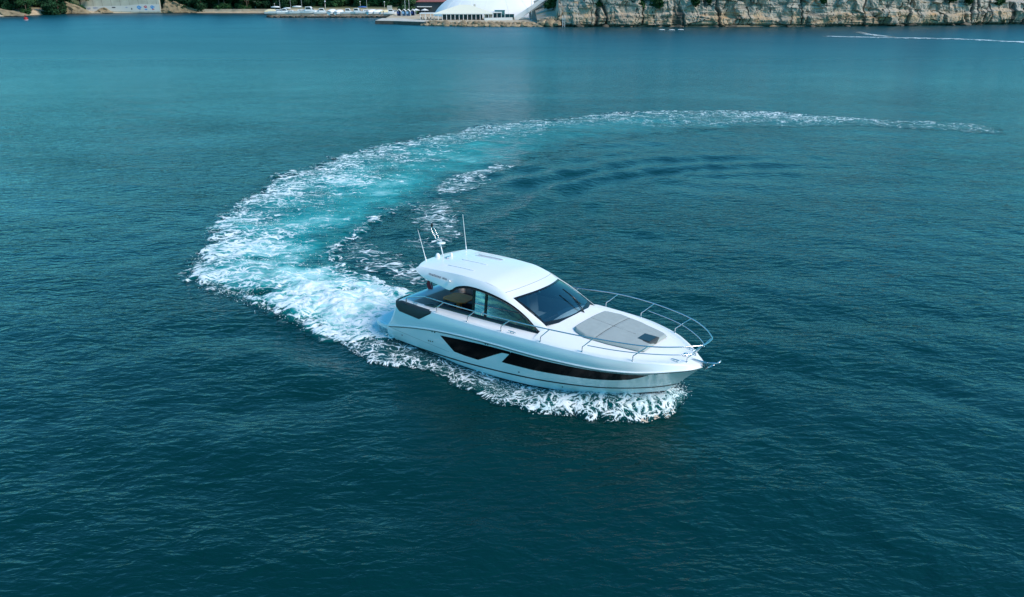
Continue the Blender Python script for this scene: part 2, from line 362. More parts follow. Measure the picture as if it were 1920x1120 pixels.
INN = [(45.0,64.5),(40.6,67.6),(35.5,70.2),(31.4,71.9),(25.3,71.4),(19.8,70.6),(11.2,67.6),(3.84,61.9),(-1.1,54.5),(-3.9,50.1),(-5.5,45.9),(-6.9,42.3),(-7.9,39.2),(-8.3,36.6),(-8.4,34.9),(-8.3,34.0),(-7.6,33),(-6.35,32),(-5.26,31),(-4.0,30.2),(-3.2,29.9),(-2.7,29.3),(-2.4,28.6)]
DEN = [(.04,.10,.04)]+[(.14,.17,.06)]+[(.27,.20,.06)]*2+[(.32,.23,.06)]*2+[(.34,.18,.02)]*2+[(.37,.08,-.12)]*2+[(.39,.07,-.14)]+[(.41,.12,-.12)]*2+[(.44,.18,-.08)]+[(.47,.27,-.06)]*2+[(.50,.34,.0)]*2+[(.52,.40,.08)]+[(.55,.50,.18)]+[(.57,.54,.26)]*3
AER = [(.05,.1,.05)]*2+[(.1,.2,.1)]*2+[(.12,.3,.2)]*3+[(.18,.45,.34)]+[(.22,.58,.5)]*2+[(.28,.70,.64)]+[(.34,.82,.78)]*2+[(.4,.88,.86)]+[(.45,.92,.9)]*2+[(.5,.95,.95)]*2+[(.6,1,1)]+[(.8,1,1)]*4
ribbon('wake_foam', OUT, INN, DEN, AER, 1500, 190, FM, 'broad curved wake of white foam and milky turquoise water trailing behind the motor yacht', turb=.42, rag=.13, line=.62, cat='wake', lift=lambda u, w: .34*sst(.80, .88, u)*(1-sst(.93, .99, u))*np.exp(-((w-.42)/.26)**2))
BOUT = [(-8.3,27.0),(-6.2,25.4),(-5.0,24.0),(-2.9,22.9),(-1.0,21.15),(.64,20.2),(2.2,19.85),(3.8,19.8),(4.85,20.4),(5.5,21.3)]
BIN = [(-6.2,27.4),(-5.2,27),(-4.2,26.0),(-1.6,23.9),(-.5,23.0),(.7,22.4),(2.6,21.9),(3.75,21.75),(4.5,21.6),(4.75,21.75)]
ribbon('bow_wave_foam', BOUT, BIN, [(.2,.25,.15)]+[(.36,.28,.03)]*2+[(.36,.26,.03)]*2+[(.34,.30,.14)]+[(.38,.38,.28)]*2+[(.42,.46,.38)]+[(.28,.40,.40)], [(.1,.2,.2)]+[(.1,.2,.2)]*4+[(.15,.35,.45)]*3+[(.2,.5,.6)]*2, 620, 80, make_foam_mat('bow_foam', 1.5, 1.5), 'lacy white bow wave running along the near side of the yacht hull', turb=.16, rag=.15,
       lift=lambda u, w: .30*sst(.45, .85, u)*(1-.7*sst(.93, 1, u))*np.exp(-((w-.45)/.35)**2), cat='wave')
PF = make_foam_mat('streak_foam', streak=.7)
for i, (pts, wd, lab) in enumerate((([(-8.6,36.6),(-7.5,35.6),(-6.1,34.2),(-4.7,32.7),(-3.4,31.6)], 1.25, 'thin broken foam streaks between the turquoise wake and the yacht roof'),
        ([(-4.2,35.6),(-4.2,37.3),(-3.6,39.4),(-4.3,42.3),(-3.7,47.2),(-2.2,53.0),(0,57)], 1.3, 'sparse fleck line of foam inside the wake curve above the yacht antennas'))):
    P = spl(pts, 12); T = np.gradient(P, axis=0); T /= np.linalg.norm(T, axis=1)[:, None]; N = np.stack([-T[:, 1], T[:, 0]], 1)
    ribbon('foam_streaks', P+N*wd, P-N*wd, [(.12,.28,.12), (.2,.36,.2), (.16,.33,.16), (.05,.18,.05)], [(0,.05,0)]*4, 260, 60, PF, lab, turb=.05, rag=.3)
FARO = [(79.5,211.5),(86,208.5),(97.5,204),(108.5,199.5),(117,188.5),(128,176)]; FARI = [(79.5,208.2),(86,205),(97.5,200.2),(108.5,195.4),(117,183.6),(128,170)]
ribbon('distant_wake', FARO, FARI, [(.25,.35,.25), (.45,.6,.45), (.55,.7,.55), (.65,.8,.65)], [(0,.3,0)]*4, 300, 30, FM, 'long thin white wake line far off below the right-hand cliff', turb=.3, rag=.12, cat='wake')
ribbon('distant_wake', [(96.5,231),(94,218),(94.5,206)], [(99.5,231),(96.6,219),(98,206)], [(.15,.3,.15), (.2,.4,.2), (.25,.4,.25)], [(0,0,0)]*3, 80, 16, FM, 'short faint hooked wake beside the left end of the distant wake line', turb=.2, rag=.2, cat='wake')

# ------------------------------------------------------------------ motor yacht (boat axes: x forward, y to port, z up)
yacht = empty('motor_yacht', (.7826, 23.8244, -.2905), 0, 'white motor yacht with black hull windows turning at speed, foam wake behind', 'motor yacht')
yacht.rotation_euler = (R(-1.980), 0, R(-37.559))
X0, XC, XG = -5.35, 4.95, 6.0
Yg = pch([-5.35,-5,-3.7,-2.5,-.75,1.37,2.4,3.34,4.35,5.0,5.45,5.85,6.0], [1.80,1.87,1.97,2.02,2.06,2.05,1.98,1.82,1.48,1.12,.76,.32,.03])
Zg = pch([-5.35,-5,-3.7,-2.5,-.75,1.37,2.4,3.34,4.35,5.0,5.45,5.85,6.0], [.70,.80,1.11,1.31,1.48,1.58,1.63,1.66,1.71,1.77,1.82,1.85,1.87])
Yc = pch([-5.35,-3.5,-1.6,-.3,1.0,2.0,2.9,3.8,4.5,4.95], [1.66,1.78,1.84,1.82,1.72,1.52,1.25,.82,.4,.02])
Zc = pch([-5.35,-3.5,-1.6,-.3,1.0,2.0,2.9,3.8,4.5,4.95], [.12,.12,.14,.18,.26,.34,.43,.58,.7,.76])
Zk = pch([-5.35,0,2.5,3.6,4.4,4.95], [-.55,-.6,-.5,-.2,.25,.755])
def S(t, w):
    xc = X0+t*(XC-X0); xg = X0+t*(XG-X0); k = w**(1+.45*t**4)
    return np.stack([xc*(1-w)+xg*w, -(Yc(xc)*(1-k)+Yg(xg)*k+.03*np.sin(np.pi*w)*(1-t**6)), Zc(xc)*(1-w)+Zg(xg)*w], -1)
def tw(x, z):
    x = np.asarray(x, float); z = np.asarray(z, float); lo = np.full(x.shape, 0.); hi = np.full(x.shape, 1.)
    for _ in range(36):
        w = (lo+hi)/2; t = np.clip((x-X0)/((1-w)*(XC-X0)+w*(XG-X0)), 0, 1)
        up = Zc(X0+t*(XC-X0))*(1-w)+Zg(X0+t*(XG-X0))*w < z; lo = np.where(up, w, lo); hi = np.where(up, hi, w)
    return t, w
def side(x, z, off=0.):
    t, w = tw(x, z); p = S(t, w); e = 1e-3
    n = np.cross(S(np.minimum(t+e, 1), w)-S(np.maximum(t-e, 0), w), S(t, np.minimum(w+e, 1))-S(t, np.maximum(w-e, 0))); n /= np.linalg.norm(n, axis=-1)[..., None]
    n *= -np.sign(n[..., 1:2]); return p + n*off
tt = np.linspace(0, 1, 90)[:, None]; ww = np.linspace(0, 1, 14)[None]
top = S(tt+0*ww, ww+0*tt)
ch = S(tt[:, 0], 0*tt[:, 0]); kl = np.stack([ch[:, 0], 0*ch[:, 0], Zk(ch[:, 0])], 1)
bot = ch[:, None]*(1-ww[..., None])+kl[:, None]*ww[..., None]
hb = MB(); hb.both(top); nt = len(hb.F)
hb.both(bot[:, ::-1])
tr = np.stack([top[0], top[0]*[1, -1, 1]], 1); hb.grid(tr)
trb = np.stack([bot[0], bot[0]*[1, -1, 1]], 1); hb.grid(trb[::-1])
# deck lid just under the gunwale keeps the hull closed
nF = len(hb.F); idx = np.zeros(nF, int); idx[nt:nt+2*89*13] = 1; idx[-13:] = 1
hull = raw('hull', hb.V, hb.F, [M['gel'], M['anti']], yacht, True, idx)
# keep chine and stern edges crisp
def crisp(o, ang=32):
    me = o.data; me.update()
    try: me.set_sharp_from_angle(angle=R(ang))
    except Exception: pass
crisp(hull, 25)
xs = np.linspace(-4.85, 5.27, 90); zs = pch([-4.9,-3.97,-1.76,.63,3.14,4.19,4.9,5.29], [.24,.27,.40,.61,.83,.91,1.0,1.085])(xs)
st = MB(); st.both(np.stack([side(xs, zs-.026, .004), side(xs, zs+.026, .004)], 1)); st.build('hull_stripe', M['stripe'], hull, True)
xs = np.linspace(-5.3, -2.2, 30); lz = np.linspace(.72, .62, 30)
st = MB(); st.both(np.stack([side(xs, lz-.008, .003), side(xs, lz+.004, .003)], 1)); st.build('spray_line', M['grey'], hull, True)
xs = np.linspace(-5.3, 3.3, 70); cz = np.interp(xs, [-5.35,-3.5,-1.6,-.3,1.0,2.0,2.9,3.8], [.12,.12,.14,.18,.26,.34,.43,.58])
lo_z = cz+.004
st = MB(); st.both(np.stack([side(xs, lo_z, .003), side(xs, lo_z+np.interp(xs, [-5.3, -4.6, 1.5, 3.3], [.05, .10, .085, .012]), .003)], 1)); st.build('boot_stripe', M['anti'], hull, True)
def hwin(topP, botP, n=60):
    tp = np.array(topP); bt = np.array(botP); u = np.linspace(0, 1, n)[:, None]; v = np.linspace(0, 1, 8)[None]
    def res(P): d = np.r_[0, np.cumsum(np.linalg.norm(np.diff(P, axis=0), axis=1))]; d /= d[-1]; return np.stack([np.interp(u[:, 0], d, P[:, k]) for k in (0, 1)], 1)
    T, B = res(tp), res(bt); G = T[:, None]*(1-v[..., None])+B[:, None]*v[..., None]; return side(G[..., 0], G[..., 1], .007)
aft = hwin([(-2.53,1.155),(-1.69,1.265),(-.78,1.36),(.0,1.415),(.48,1.44)], [(-2.53,1.145),(-2.2,.9),(-1.95,.71),(-1.45,.70),(-.9,.72),(-.2,1.12),(.15,1.31),(.46,1.34)])
fore = hwin([(.52,1.44),(1.5,1.49),(2.5,1.545),(3.34,1.585),(4.25,1.625),(4.82,1.645)], [(.09,.945),(1.31,1.02),(2.41,1.125),(3.24,1.20),(3.84,1.275),(4.27,1.365),(4.58,1.5),(4.82,1.635)])
for w_ in (aft, fore):
    MB().grid(w_).build('hull_window', M['hullglass'], hull, True); MB().grid(w_*[1, -1, 1], True).build('hull_window', M['hullglass'], hull, True)
for x, z in [(-4.52,.57),(.735,.77),(2.19,.60),(-2.92,1.185),(-2.79,1.20),(-3.14,.77),(-3.05,.775),(-2.95,.79),(-.53,1.43),(-.43,1.44)]:
    p = side(np.array(x), np.array(z), .004)
    for s in (1, -1):
        c = p*[1, s, 1]; vt = MB(); vt.add([(c[0]+.028*math.cos(a), c[1], c[2]+.028*math.sin(a)) for a in np.arange(8)*math.pi/4], [tuple(range(8)) if s > 0 else tuple(range(8))[::-1]]); vt.build('vent', M['black'], hull)
# rub rail, and a dark tube below it painting in its shadow line
gl = S(tt[:, 0], 0*tt[:, 0]+1)
rb = MB(); rb.tube(gl+[0, -.012, .012], .026, 8); rb.tube((gl+[0, -.012, .012])*[1, -1, 1], .026, 8)
rail = rb.build('rub_rail', M['gel'], yacht, True)
rb = MB(); gd = side(gl[1:-1, 0], gl[1:-1, 2]-.035, .006); rb.tube(gd, .012, 6); rb.tube(gd*[1, -1, 1], .012, 6); rb.build('rub_rail_shade_line', M['rail_shade'], rail, True)
# side moulding from gunwale to deck edge
DX = [-5.33,-5.15,-5.0,-4.9,-4.84,-4.78,-4.55,-4.2,-3,-1.4,0,1.5,3,4.4,5.0,5.4,5.8,5.97]
Yd = pch(DX, [1.76,1.77,1.78,1.79,1.79,1.795,1.80,1.82,1.90,1.97,1.99,1.98,1.86,1.44,1.05,.72,.3,.05])
Zd = pch(DX, [.72,1.0,1.28,1.5,1.66,1.76,1.80,1.80,1.84,1.90,1.96,2.03,2.06,2.04,2.02,1.99,1.95,1.94])
td = np.r_[np.linspace(0, .07, 26), np.linspace(.075, 1, 90)]
gcur = np.stack([X0+td*(XG-X0), -Yg(X0+td*(XG-X0)), Zg(X0+td*(XG-X0))+.02], 1)
xd = -5.33+td*11.30; dcur = np.stack([xd, -Yd(xd), Zd(xd)], 1)
v = np.linspace(0, 1, 9)[None, :, None]; mold = gcur[:, None]*(1-v)+dcur[:, None]*v
mold[..., 1] -= (.045*np.sin(np.pi*v[..., 0]))*np.clip((5.6-mold[..., 0])/2, 0, 1)*np.clip(dcur[:, None, 2]-gcur[:, None, 2], 0, .4)*2
mm = MB(); mm.both(mold); moulding = mm.build('bulwark', M['gel'], yacht, True)
# decks
zcen = pch([-5.4,1.2,1.6,2.2,3,4.4,5.2,5.97], [2.1,2.38,2.34,2.28,2.22,2.12,2.05,1.95])
def deckz(x, y):
    r = np.clip(np.abs(y)/np.maximum(Yd(x), .02), 0, 1); return Zd(x)+.02*sst(0, .06, 1-r)+(zcen(x)-Zd(x))*(1-r**2.2)
xf = np.r_[np.linspace(1.25, 5.4, 50), np.linspace(5.43, 5.97, 22)]; rr = 1-np.linspace(0, 1, 28)**1.6
yy = -Yd(xf)[:, None]*rr[None]; xx = xf[:, None]+0*yy
dk = MB(); dk.both(np.stack([xx, yy, deckz(xx, yy)], -1))
xa = np.r_[np.linspace(-5.33, -4.7, 20), np.linspace(-4.66, 1.25, 70)]
rr = np.linspace(0, 1, 8)[None]; ya = -(Yd(xa)[:, None]*(1-rr)+1.5*rr); xx = xa[:, None]+0*ya
zz = np.where(xx < -3.2, Zd(xx)+.015*sst(0, .1, rr), Zd(xx)+.02*sst(0, .15, rr)+.05*rr)
dk.both(np.stack([xx, ya, zz], -1)); deck = dk.build('deck', M['deck'], yacht, True)
ck = MB()                                    # cockpit and saloon liner: walls, floor, aft seat-back, front bulkhead
wall = np.stack([np.stack([xa, 0*xa-1.5, zz[:, -1]], 1), np.stack([xa, 0*xa-1.46, np.minimum(0*xa+.95, zz[:, -1]-.02)], 1)], 1); wall = wall[xa > -4.75]
ck.both(wall[:, ::-1]); ck.add([(-4.9, -1.5, .95), (1.3, -1.5, .95), (1.3, 1.5, .95), (-4.9, 1.5, .95)], [(0, 1, 2, 3)])
ck.add([(1.28, -1.5, .95), (1.28, 1.5, .95), (1.28, 1.5, 2.15), (1.28, -1.5, 2.15)], [(0, 1, 2, 3)])
ck.build('cockpit_liner', M['grey'], yacht, False)
sb = MB(); n = 25; yv = np.linspace(-1.72, 1.72, n); bow_ = .12*(1-(yv/1.72)**2)
prof = [(-5.12, .66), (-5.0, 1.0), (-4.93, 1.35), (-4.9, 1.62), (-4.86, 1.75), (-4.76, 1.80), (-4.5, 1.80), (-4.42, 1.74), (-4.40, .95)]
sb.grid(np.array([[(px-(.10*(1-(abs(y)/1.72)**4)) if i < 6 else px, y, pz) for y in yv] for i, (px, pz) in enumerate(prof)]), True)
transom = sb.build('transom', M['gel'], yacht, True); crisp(transom, 40)
gt = MB(); gt.grid(np.array([[(-5.22+.3*k-.004-(.10*(1-(abs(y)/1.72)**4)), y, .72+.85*k) for y in np.linspace(.55, 1.15, 6)] for k in np.linspace(0, 1, 5)]), True)
gt.build('transom_gate', M['grey'], transom, True)
pl = MB(); po = [(-5.2, -1.72), (-5.9, -1.66), (-6.12, -1.58), (-6.24, -1.42), (-6.3, -1.1), (-6.34, 0), (-6.3, 1.1), (-6.24, 1.42), (-6.12, 1.58), (-5.9, 1.66), (-5.2, 1.72)]
pl.prism(po, 'z', .50, .655); pl.build('swim_platform', M['gel'], yacht, bevel=.03)
pl = MB(); pl.prism([(x*.985-.03, y*.9) for x, y in po], 'z', .656, .661); pl.build('platform_pad', M['deck'], yacht)
# dark bolsters wrapping the stern quarters
def mold_y(x, z):
    g = Zg(x)+.02; k = np.clip((z-g)/(Zd(x)-g+1e-6), 0, 1); return -(Yg(x)*(1-k)+Yd(x)*k)-.045*np.sin(np.pi*k)*np.clip(Zd(x)-g, 0, .4)*2
bx = np.linspace(-4.80, -3.04, 36); ztop = Zd(bx)+.012; zbot = np.interp(bx, [-4.80, -4.6, -3.56, -3.04], [1.58, 1.47, 1.46, 1.79])
bo = []
for i in range(36):
    zv = np.linspace(zbot[i], ztop[i], 7); bo.append([(bx[i], mold_y(bx[i], z)-.022*math.sin(math.pi*min(1, max(0, k/6)))-.006, z) for k, z in enumerate(zv)]+[(bx[i], -Yd(bx[i])+.10, ztop[i]+.01)])
pre = []
for a in np.linspace(0, 1, 12)[:-1]:        # round the corner on to the transom top
    ang = a*math.pi/2; cx, cy = -4.80, -1.46
    pre.append([(cx-(.155+.02*math.sin(math.pi*k/6))*math.cos(math.pi/2*(1-(1-a)))*1.0 if False else cx-.16*math.cos(ang)-.012*math.sin(math.pi*k/6), cy-.345*math.sin(ang)-.006, zbot[0]+.03*(1-a)+(ztop[0]-zbot[0])*k/6) for k in range(7)]+[(cx+.02-.05*math.cos(ang), cy-.24*math.sin(ang), ztop[0]+.012)])
pre = [[(-4.972-.0*k, -1.0+.0, 1.60+.18*k/6) for k in range(7)]+[(-4.86, -1.0, 1.80)]] + pre
B = np.array(pre+bo); qb = MB(); qb.grid(B); qb.build('bolster', M['bolster'], yacht, True)
qb = MB(); qb.grid(B*[1, -1, 1], True); qb.build('bolster', M['bolster'], yacht, True)
# superstructure side: roof edge, ridge, lower edge / window arch, A-pillar
U = [(-4.1,1.36,3.12),(-3.7,1.35,3.13),(-3.1,1.33,3.16),(-2.5,1.31,3.19),(-2.1,1.3,3.2),(-1.7,1.3,3.2),(-1.2,1.3,3.185),(-.5,1.29,3.06),(-.05,1.27,2.9),(.65,1.3,2.61),(1.25,1.33,2.35),(1.5,1.36,2.2)]
A = [(-4.0,1.5,2.92),(-3.6,1.52,2.79),(-3.0,1.53,2.72),(-2.5,1.53,2.66),(-2.25,1.5,2.82),(-1.85,1.48,2.94),(-1.25,1.47,2.96),(-.36,1.48,2.86),(.2,1.49,2.72),(.75,1.51,2.47),(1.17,1.53,2.19),(1.4,1.54,2.1)]
Mi = [(-4.2,1.45,3.03),(-3.85,1.485,2.93),(-3.2,1.49,2.885),(-2.5,1.48,2.84),(-2.2,1.45,2.95),(-1.8,1.43,3.03),(-1.25,1.42,3.05),(-.45,1.42,2.95),(.05,1.42,2.80),(.7,1.44,2.55),(1.2,1.46,2.28),(1.45,1.47,2.17)]
q = np.linspace(0, 1, 100); U_, A_, M_ = spl(np.array(U)*[1, -1, 1], q), spl(np.array(A)*[1, -1, 1], q), spl(np.array(Mi)*[1, -1, 1], q)
def lerp(a, b, k): return a*(1-k)+b*k
rows = [U_, lerp(U_, M_, .5)+[0, -.012, .012], M_, lerp(M_, A_, .5)+[0, -.006, 0], A_, A_+[0, .05, .0]]
cs = MB(); cs.both(np.stack(rows, 1)[:, ::-1]); cabin = cs.build('cabin_side', M['gel'], yacht, True); crisp(cabin, 28)
# roof with camber, front edge over the windscreen
Rz = pch([-4.7,-4.1,-3.7,-3,-2,-1.2,-.5,-.05,.3], [3.03,3.12,3.13,3.165,3.2,3.185,3.06,2.9,2.84]); Cz = pch([-4.7,-4.1,-3,-2,-1.2,-.4,.27], [3.06,3.15,3.25,3.285,3.275,3.17,3.0])
Ry = pch([-4.7,-4.1,-3,-2,-.5,-.05,.3], [1.36,1.36,1.33,1.3,1.29,1.27,1.27])
def roofp(u, vv, dz=0.):
    xa_ = -4.1-.42*(1-np.abs(vv)**2.6); xf_ = .27-.32*vv**2; x = xa_*(1-u)+xf_*u
    return np.stack([x, vv*Ry(x), Rz(x)+(Cz(x)-Rz(x))*(1-vv**2)+dz], -1)
uu = np.linspace(0, 1, 60)[:, None]; vv = np.linspace(-1, 1, 41)[None]
rf = MB(); rg = roofp(uu+0*vv, vv+0*uu); rf.grid(rg)
lip = np.stack([rg[0], rg[0]+[-.05, 0, -.04], rg[0]+[-.04, 0, -.09], rg[0]+[.10, 0, -.2]], 0); rf.grid(lip[::-1])
so = np.stack([np.stack([A_[:, 0], A_[:, 1]+.05, A_[:, 2]-.0], 1)]+[np.stack([A_[:, 0], 0*A_[:, 0]+s*1.2, np.minimum(A_[:, 2]+.12, Rz(A_[:, 0])-.09)], 1) for s in (-1, 0, 1)]+[np.stack([A_[:, 0], -A_[:, 1]-.05, A_[:, 2]], 1)], 1)
rf.grid(so[:62][::-1]); roof = rf.build('roof', M['gel'], yacht, True); crisp(roof, 35)
# roof details: seam, sunroof, ribs, lettering strokes
se = MB(); vs = np.linspace(-.99, .99, 40); fr_ = (4.5*(.918)-.0)
sp = np.array([roofp(np.array(.925), np.array(a), .004) for a in vs]); se.tube(sp, .010, 6); se.build('roof_seam', M['grey'], roof, True)
for y0, y1 in ((-.80, -.80), (-.08, -.08), (.66, .66), (.86, .86)):
    rb_ = MB(); px = np.linspace(-3.25, -2.05, 12); P = np.array([(x, y0, 0) for x in px]); P[:, 2] = Rz(px)+(Cz(px)-Rz(px))*(1-(y0/Ry(px))**2)+.004
    rb_.tube(P, np.r_[.006, [.018]*10, .006], 8); rb_.build('roof_rib', M['deck'], roof, True)
sr = MB(); px = np.linspace(-3.2, -2.1, 12); py = np.linspace(.70, .82, 3)
sr.grid(np.array([[(x, y, Rz(x)+(Cz(x)-Rz(x))*(1-(y/Ry(x))**2)+.004) for y in py] for x in px])); sr.build('roof_vent', M['grey'], roof, True)
lr = random.Random(4)
for x0, x1, nL in ((-3.52, -2.95, 11), (-2.89, -2.69, 4)):
    lt = MB()
    for k in range(nL):
        xa_ = lerp(x0, x1, k/nL); xb_ = xa_+(x1-x0)/nL*.72; h_ = .036
        def pt(x, z): kx = (x+4.2)/1.7; return (x, -1.475-.0*kx-(.008), z)
        zc_ = lerp(3.00, 2.985, (xa_+3.52)/.83)
        for a, b in [((0, 0), (0, 1)), ((1, 0), (1, 1)), ((0, lr.choice([0, .5, 1])), (1, lr.choice([0, .5, 1])))][:lr.choice([2, 3, 3])]:
            p0 = np.array(pt(lerp(xa_, xb_, a[0]), zc_+h_*(a[1]-.5)*2)); p1 = np.array(pt(lerp(xa_, xb_, b[0]), zc_+h_*(b[1]-.5)*2)); lt.tube([p0, p1], .006, 4)
    lt.build('roof_lettering', M['dgrey'], roof)
# windscreen
def wsp(a, b, off=0.):                      # a across -1..1, b 0 top .. 1 bottom
    tp_ = np.stack([.27-.32*a**2, 1.27*a, 3.0-.11*a**2], -1); bt_ = np.stack([1.62-.34*a**2, 1.32*a, 2.31+.02*a**2], -1)
    p = tp_*(1-b[..., None])+bt_*b[..., None]; p[..., 2] += .05*np.sin(np.pi*b)+off*.9; p[..., 0] += off*.5; return p
a_ = np.linspace(-1, 1, 31)[None]; b_ = np.linspace(0, 1, 14)[:, None]
wsh = MB(); wsh.grid(wsp(a_*.97+0*b_, b_*.92+.035+0*a_)); screen = wsh.build('windscreen', M['wglass'], yacht, True)
fm = MB()
for aa, bb in ((np.linspace(-1, 1, 31), (0, .05)), (np.linspace(-1, 1, 31), (.91, 1.0))): fm.grid(wsp(aa[None]+0*np.array(bb)[:, None], np.array(bb)[:, None]+0*aa[None], .006))
for a0, a1 in ((-1, -.955), (.955, 1)):
    bb = np.linspace(0, 1, 12); fm.grid(wsp(np.array([a0, a1])[None]+0*bb[:, None], bb[:, None]+0*np.array([a0, a1])[None], .007))
fm.build('windscreen_frame', M['black'], screen, True)
wp_ = MB(); wp_.tube([(1.63,.36,2.33),(1.52,.38,2.47),(1.20,.42,2.70)], [.03,.018,.014], 8)
wp_.tube([(1.60,.33,2.33),(1.48,.35,2.46),(1.15,.40,2.72)], .01, 6); arm = wp_.build('wiper', M['black'], yacht, True)
bl = MB(); bl.tube([(.74,.40,2.935),(1.0,.41,2.82),(1.45,.44,2.56)], [.02, .024, .018], 8); bl.build('wiper_blade', M['black'], arm, True)
# side glazing: base strip, arch frame, panes
def deckedge(x): return np.where(x < -3.2, Zd(x)+.015, Zd(x)+.07)
ar = A_[(A_[:, 0] > -2.52) & (A_[:, 0] < 1.3)]
for s in (1, -1):
    fl = MB(); k = np.array([1, s, 1])
    off = np.stack([ar+[0, -.006, .012], ar+[0, -.010, -.035], ar+[0, .0, -.085], ar+[0, .03, -.09]], 1); fl.grid(off[:, ::-1]*k, s < 0)
    xb = np.linspace(-3.72, 1.3, 60); zb = deckedge(xb); hb_ = np.interp(xb, [-3.72, -3.5, -3.2, .6, 1.3], [.0, .10, .13, .10, .03])
    fl.grid(np.stack([np.stack([xb, 0*xb-1.555, zb-.03], 1), np.stack([xb, 0*xb-1.545, zb+hb_], 1), np.stack([xb, 0*xb-1.50, zb+hb_+.004], 1)], 1)*k, s > 0)
    for xp in (-.98, -1.5):
        ztop_ = float(np.interp(xp, ar[:, 0], ar[:, 2]))-.06; z0_ = float(deckedge(np.array(xp)))+.08
        if s > 0: fl.add([(xp-.045, -1.55, z0_), (xp+.045, -1.55, z0_), (xp+.045, -1.475, ztop_), (xp-.045, -1.475, ztop_)], [(0, 1, 2, 3)])
    fr2 = fl.build('window_frame', M['black'], yacht, True)
    def pane(x0, x1, m):
        xv = np.linspace(x0, x1, 26); zt = np.interp(xv, ar[:, 0], ar[:, 2])-.05; z0 = np.minimum(deckedge(xv)+.06, zt-.01)
        g = np.stack([np.stack([xv, 0*xv-1.53, z0], 1), np.stack([xv, np.interp(xv, ar[:, 0], ar[:, 1])+.02, zt], 1)], 1); pb = MB(); pb.grid(g[:, ::-1]*k, s < 0); pb.build('side_window', m, fr2, True)
    pane(-.94, 1.12, M['sglass'])
    if s > 0: pane(-1.46, -1.02, M['sglass'])
    else: pane(-2.44, -1.02, M['hullglass'])
qg = MB(); qg.add([(-3.7, 1.53, 1.86), (-2.44, 1.53, 1.95), (-2.44, 1.51, 2.70), (-3.0, 1.51, 2.74), (-3.25, 1.52, 2.6)], [(0, 1, 2, 3, 4)]); qg.build('quarter_glass', M['hullglass'], yacht)
bh = MB(); bh.add([(-1.95, -.1, .95), (-1.95, 1.46, .95), (-2.02, 1.44, 2.9), (-2.02, -.1, 2.95)], [(0, 1, 2, 3)]); bh.build('saloon_door', M['hullglass'], yacht)
# inside: table, sofas, seats, dash
tb = MB(); tb.prism([(-3.72,-.55),(-3.6,-.68),(-2.9,-.66),(-2.72,-.5),(-2.78,.06),(-2.95,.18),(-3.6,.14),(-3.72,.02)], 'z', 1.82, 1.86); tb.box(-3.3,-3.15,-.32,-.18,.95,1.82); tb.build('table', M['tan'], yacht, bevel=.01)
sf = MB(); sf.box(-4.35,-3.8,-1.35,1.35,.95,1.36); sf.box(-3.8,-2.4,.55,1.4,.95,1.36); sf.box(-3.8,-2.4,1.2,1.44,1.36,1.74); sf.build('sofa', M['bolster'], yacht, bevel=.05)
pn = MB(); pn.box(-3.95, -2.0, 1.40, 1.455, 1.05, 1.88); pn.build('side_panel', M['black'], yacht, bevel=.02)
gu = MB(); gu.box(-1.85,-1.0,-.05,.5,.95,1.95); gu.build('galley_unit', M['white_seat'], yacht, bevel=.04)
ds = MB(); ds.prism([(.35,1.6),(.45,2.0),(.8,2.16),(1.62,2.26),(1.62,1.5),(.35,1.5)], 'y', -1.25, 1.25); dash = ds.build('dashboard', M['dgrey'], yacht, bevel=.05)
ds = MB(); ds.prism([(.42,2.02),(.60,2.28),(.95,2.33),(1.05,2.16),(.8,2.1)], 'y', -1.05, -.15); ds.build('instrument_binnacle', M['black'], dash, bevel=.03)
for y0 in (-.85, .35):
    se_ = MB(); se_.box(-.62,.0,y0,y0+.55,1.5,1.72); se_.prism([(-.66,1.7),(-.50,1.7),(-.60,2.36),(-.74,2.36)], 'y', y0+.02, y0+.53); se_.build('helm_seat', M['white_seat'], yacht, bevel=.06)
wl = MB(); an = np.linspace(0, 2*math.pi, 21); wl.tube(np.stack([.22+.08*np.sin(an), -.58+.19*np.cos(an), 2.0+.17*np.sin(an)], 1), .018, 6, False); wl.tube([(.22,-.58,2.0),(.45,-.58,1.95)], .03, 6); wl.build('steering_wheel', M['black'], yacht, True)
# foredeck sun pad with seams and hatch
def padgrid(x0, x1, n=30, m=22):
    g = []
    for x in np.linspace(x0, x1, n):
        hw = float(np.interp(x, [2.05, 2.2, 2.6, 3.4, 4.3, 4.45], [.86, 1.0, 1.14, 1.04, .82, .72])); e = min((x-x0), (x1-x))/.06
        row = []
        for v_ in np.linspace(-1, 1, m):
            y = hw*math.copysign(abs(v_)**.75, v_); ee = min(1, e, (hw-abs(y))/.06); row.append((x, y, float(deckz(np.array(x), np.array(y)))+.012+.078*math.sqrt(max(0, ee))+.012*min(1, abs(y)/.09)*min(1, abs(x-2.95)/.09)+.010*float(fbm(np.array(x*3), np.array(y*3), 3, 301))))
        g.append(row)
    return np.array(g)
px0, px1 = 2.05, 4.45
PG = padgrid(px0, px1, 110, 90); padm = MB(); padm.grid(PG); pad = padm.build('sun_pad', M['pad'], yacht, True)
sm = MB()
def dz(x, y): return float(deckz(np.array(x), np.array(y)))+.090
sm.tube([(x, .0, dz(x, 0)) for x in np.linspace(2.12, 3.75, 14)], .013, 5); sm.tube([(2.95, y, dz(2.95, y)) for y in np.linspace(-1.04, 1.04, 18)], .013, 5)
for s in (1, -1): sm.tube([(x, s*float(np.interp(x, [2.2, 2.6, 3.4, 4.3], [.93, 1.06, .96, .74])), dz(x, s*.95)-.006) for x in np.linspace(2.2, 4.3, 16)], .006, 5)
sm.build('seam', M['seam'], pad, True)
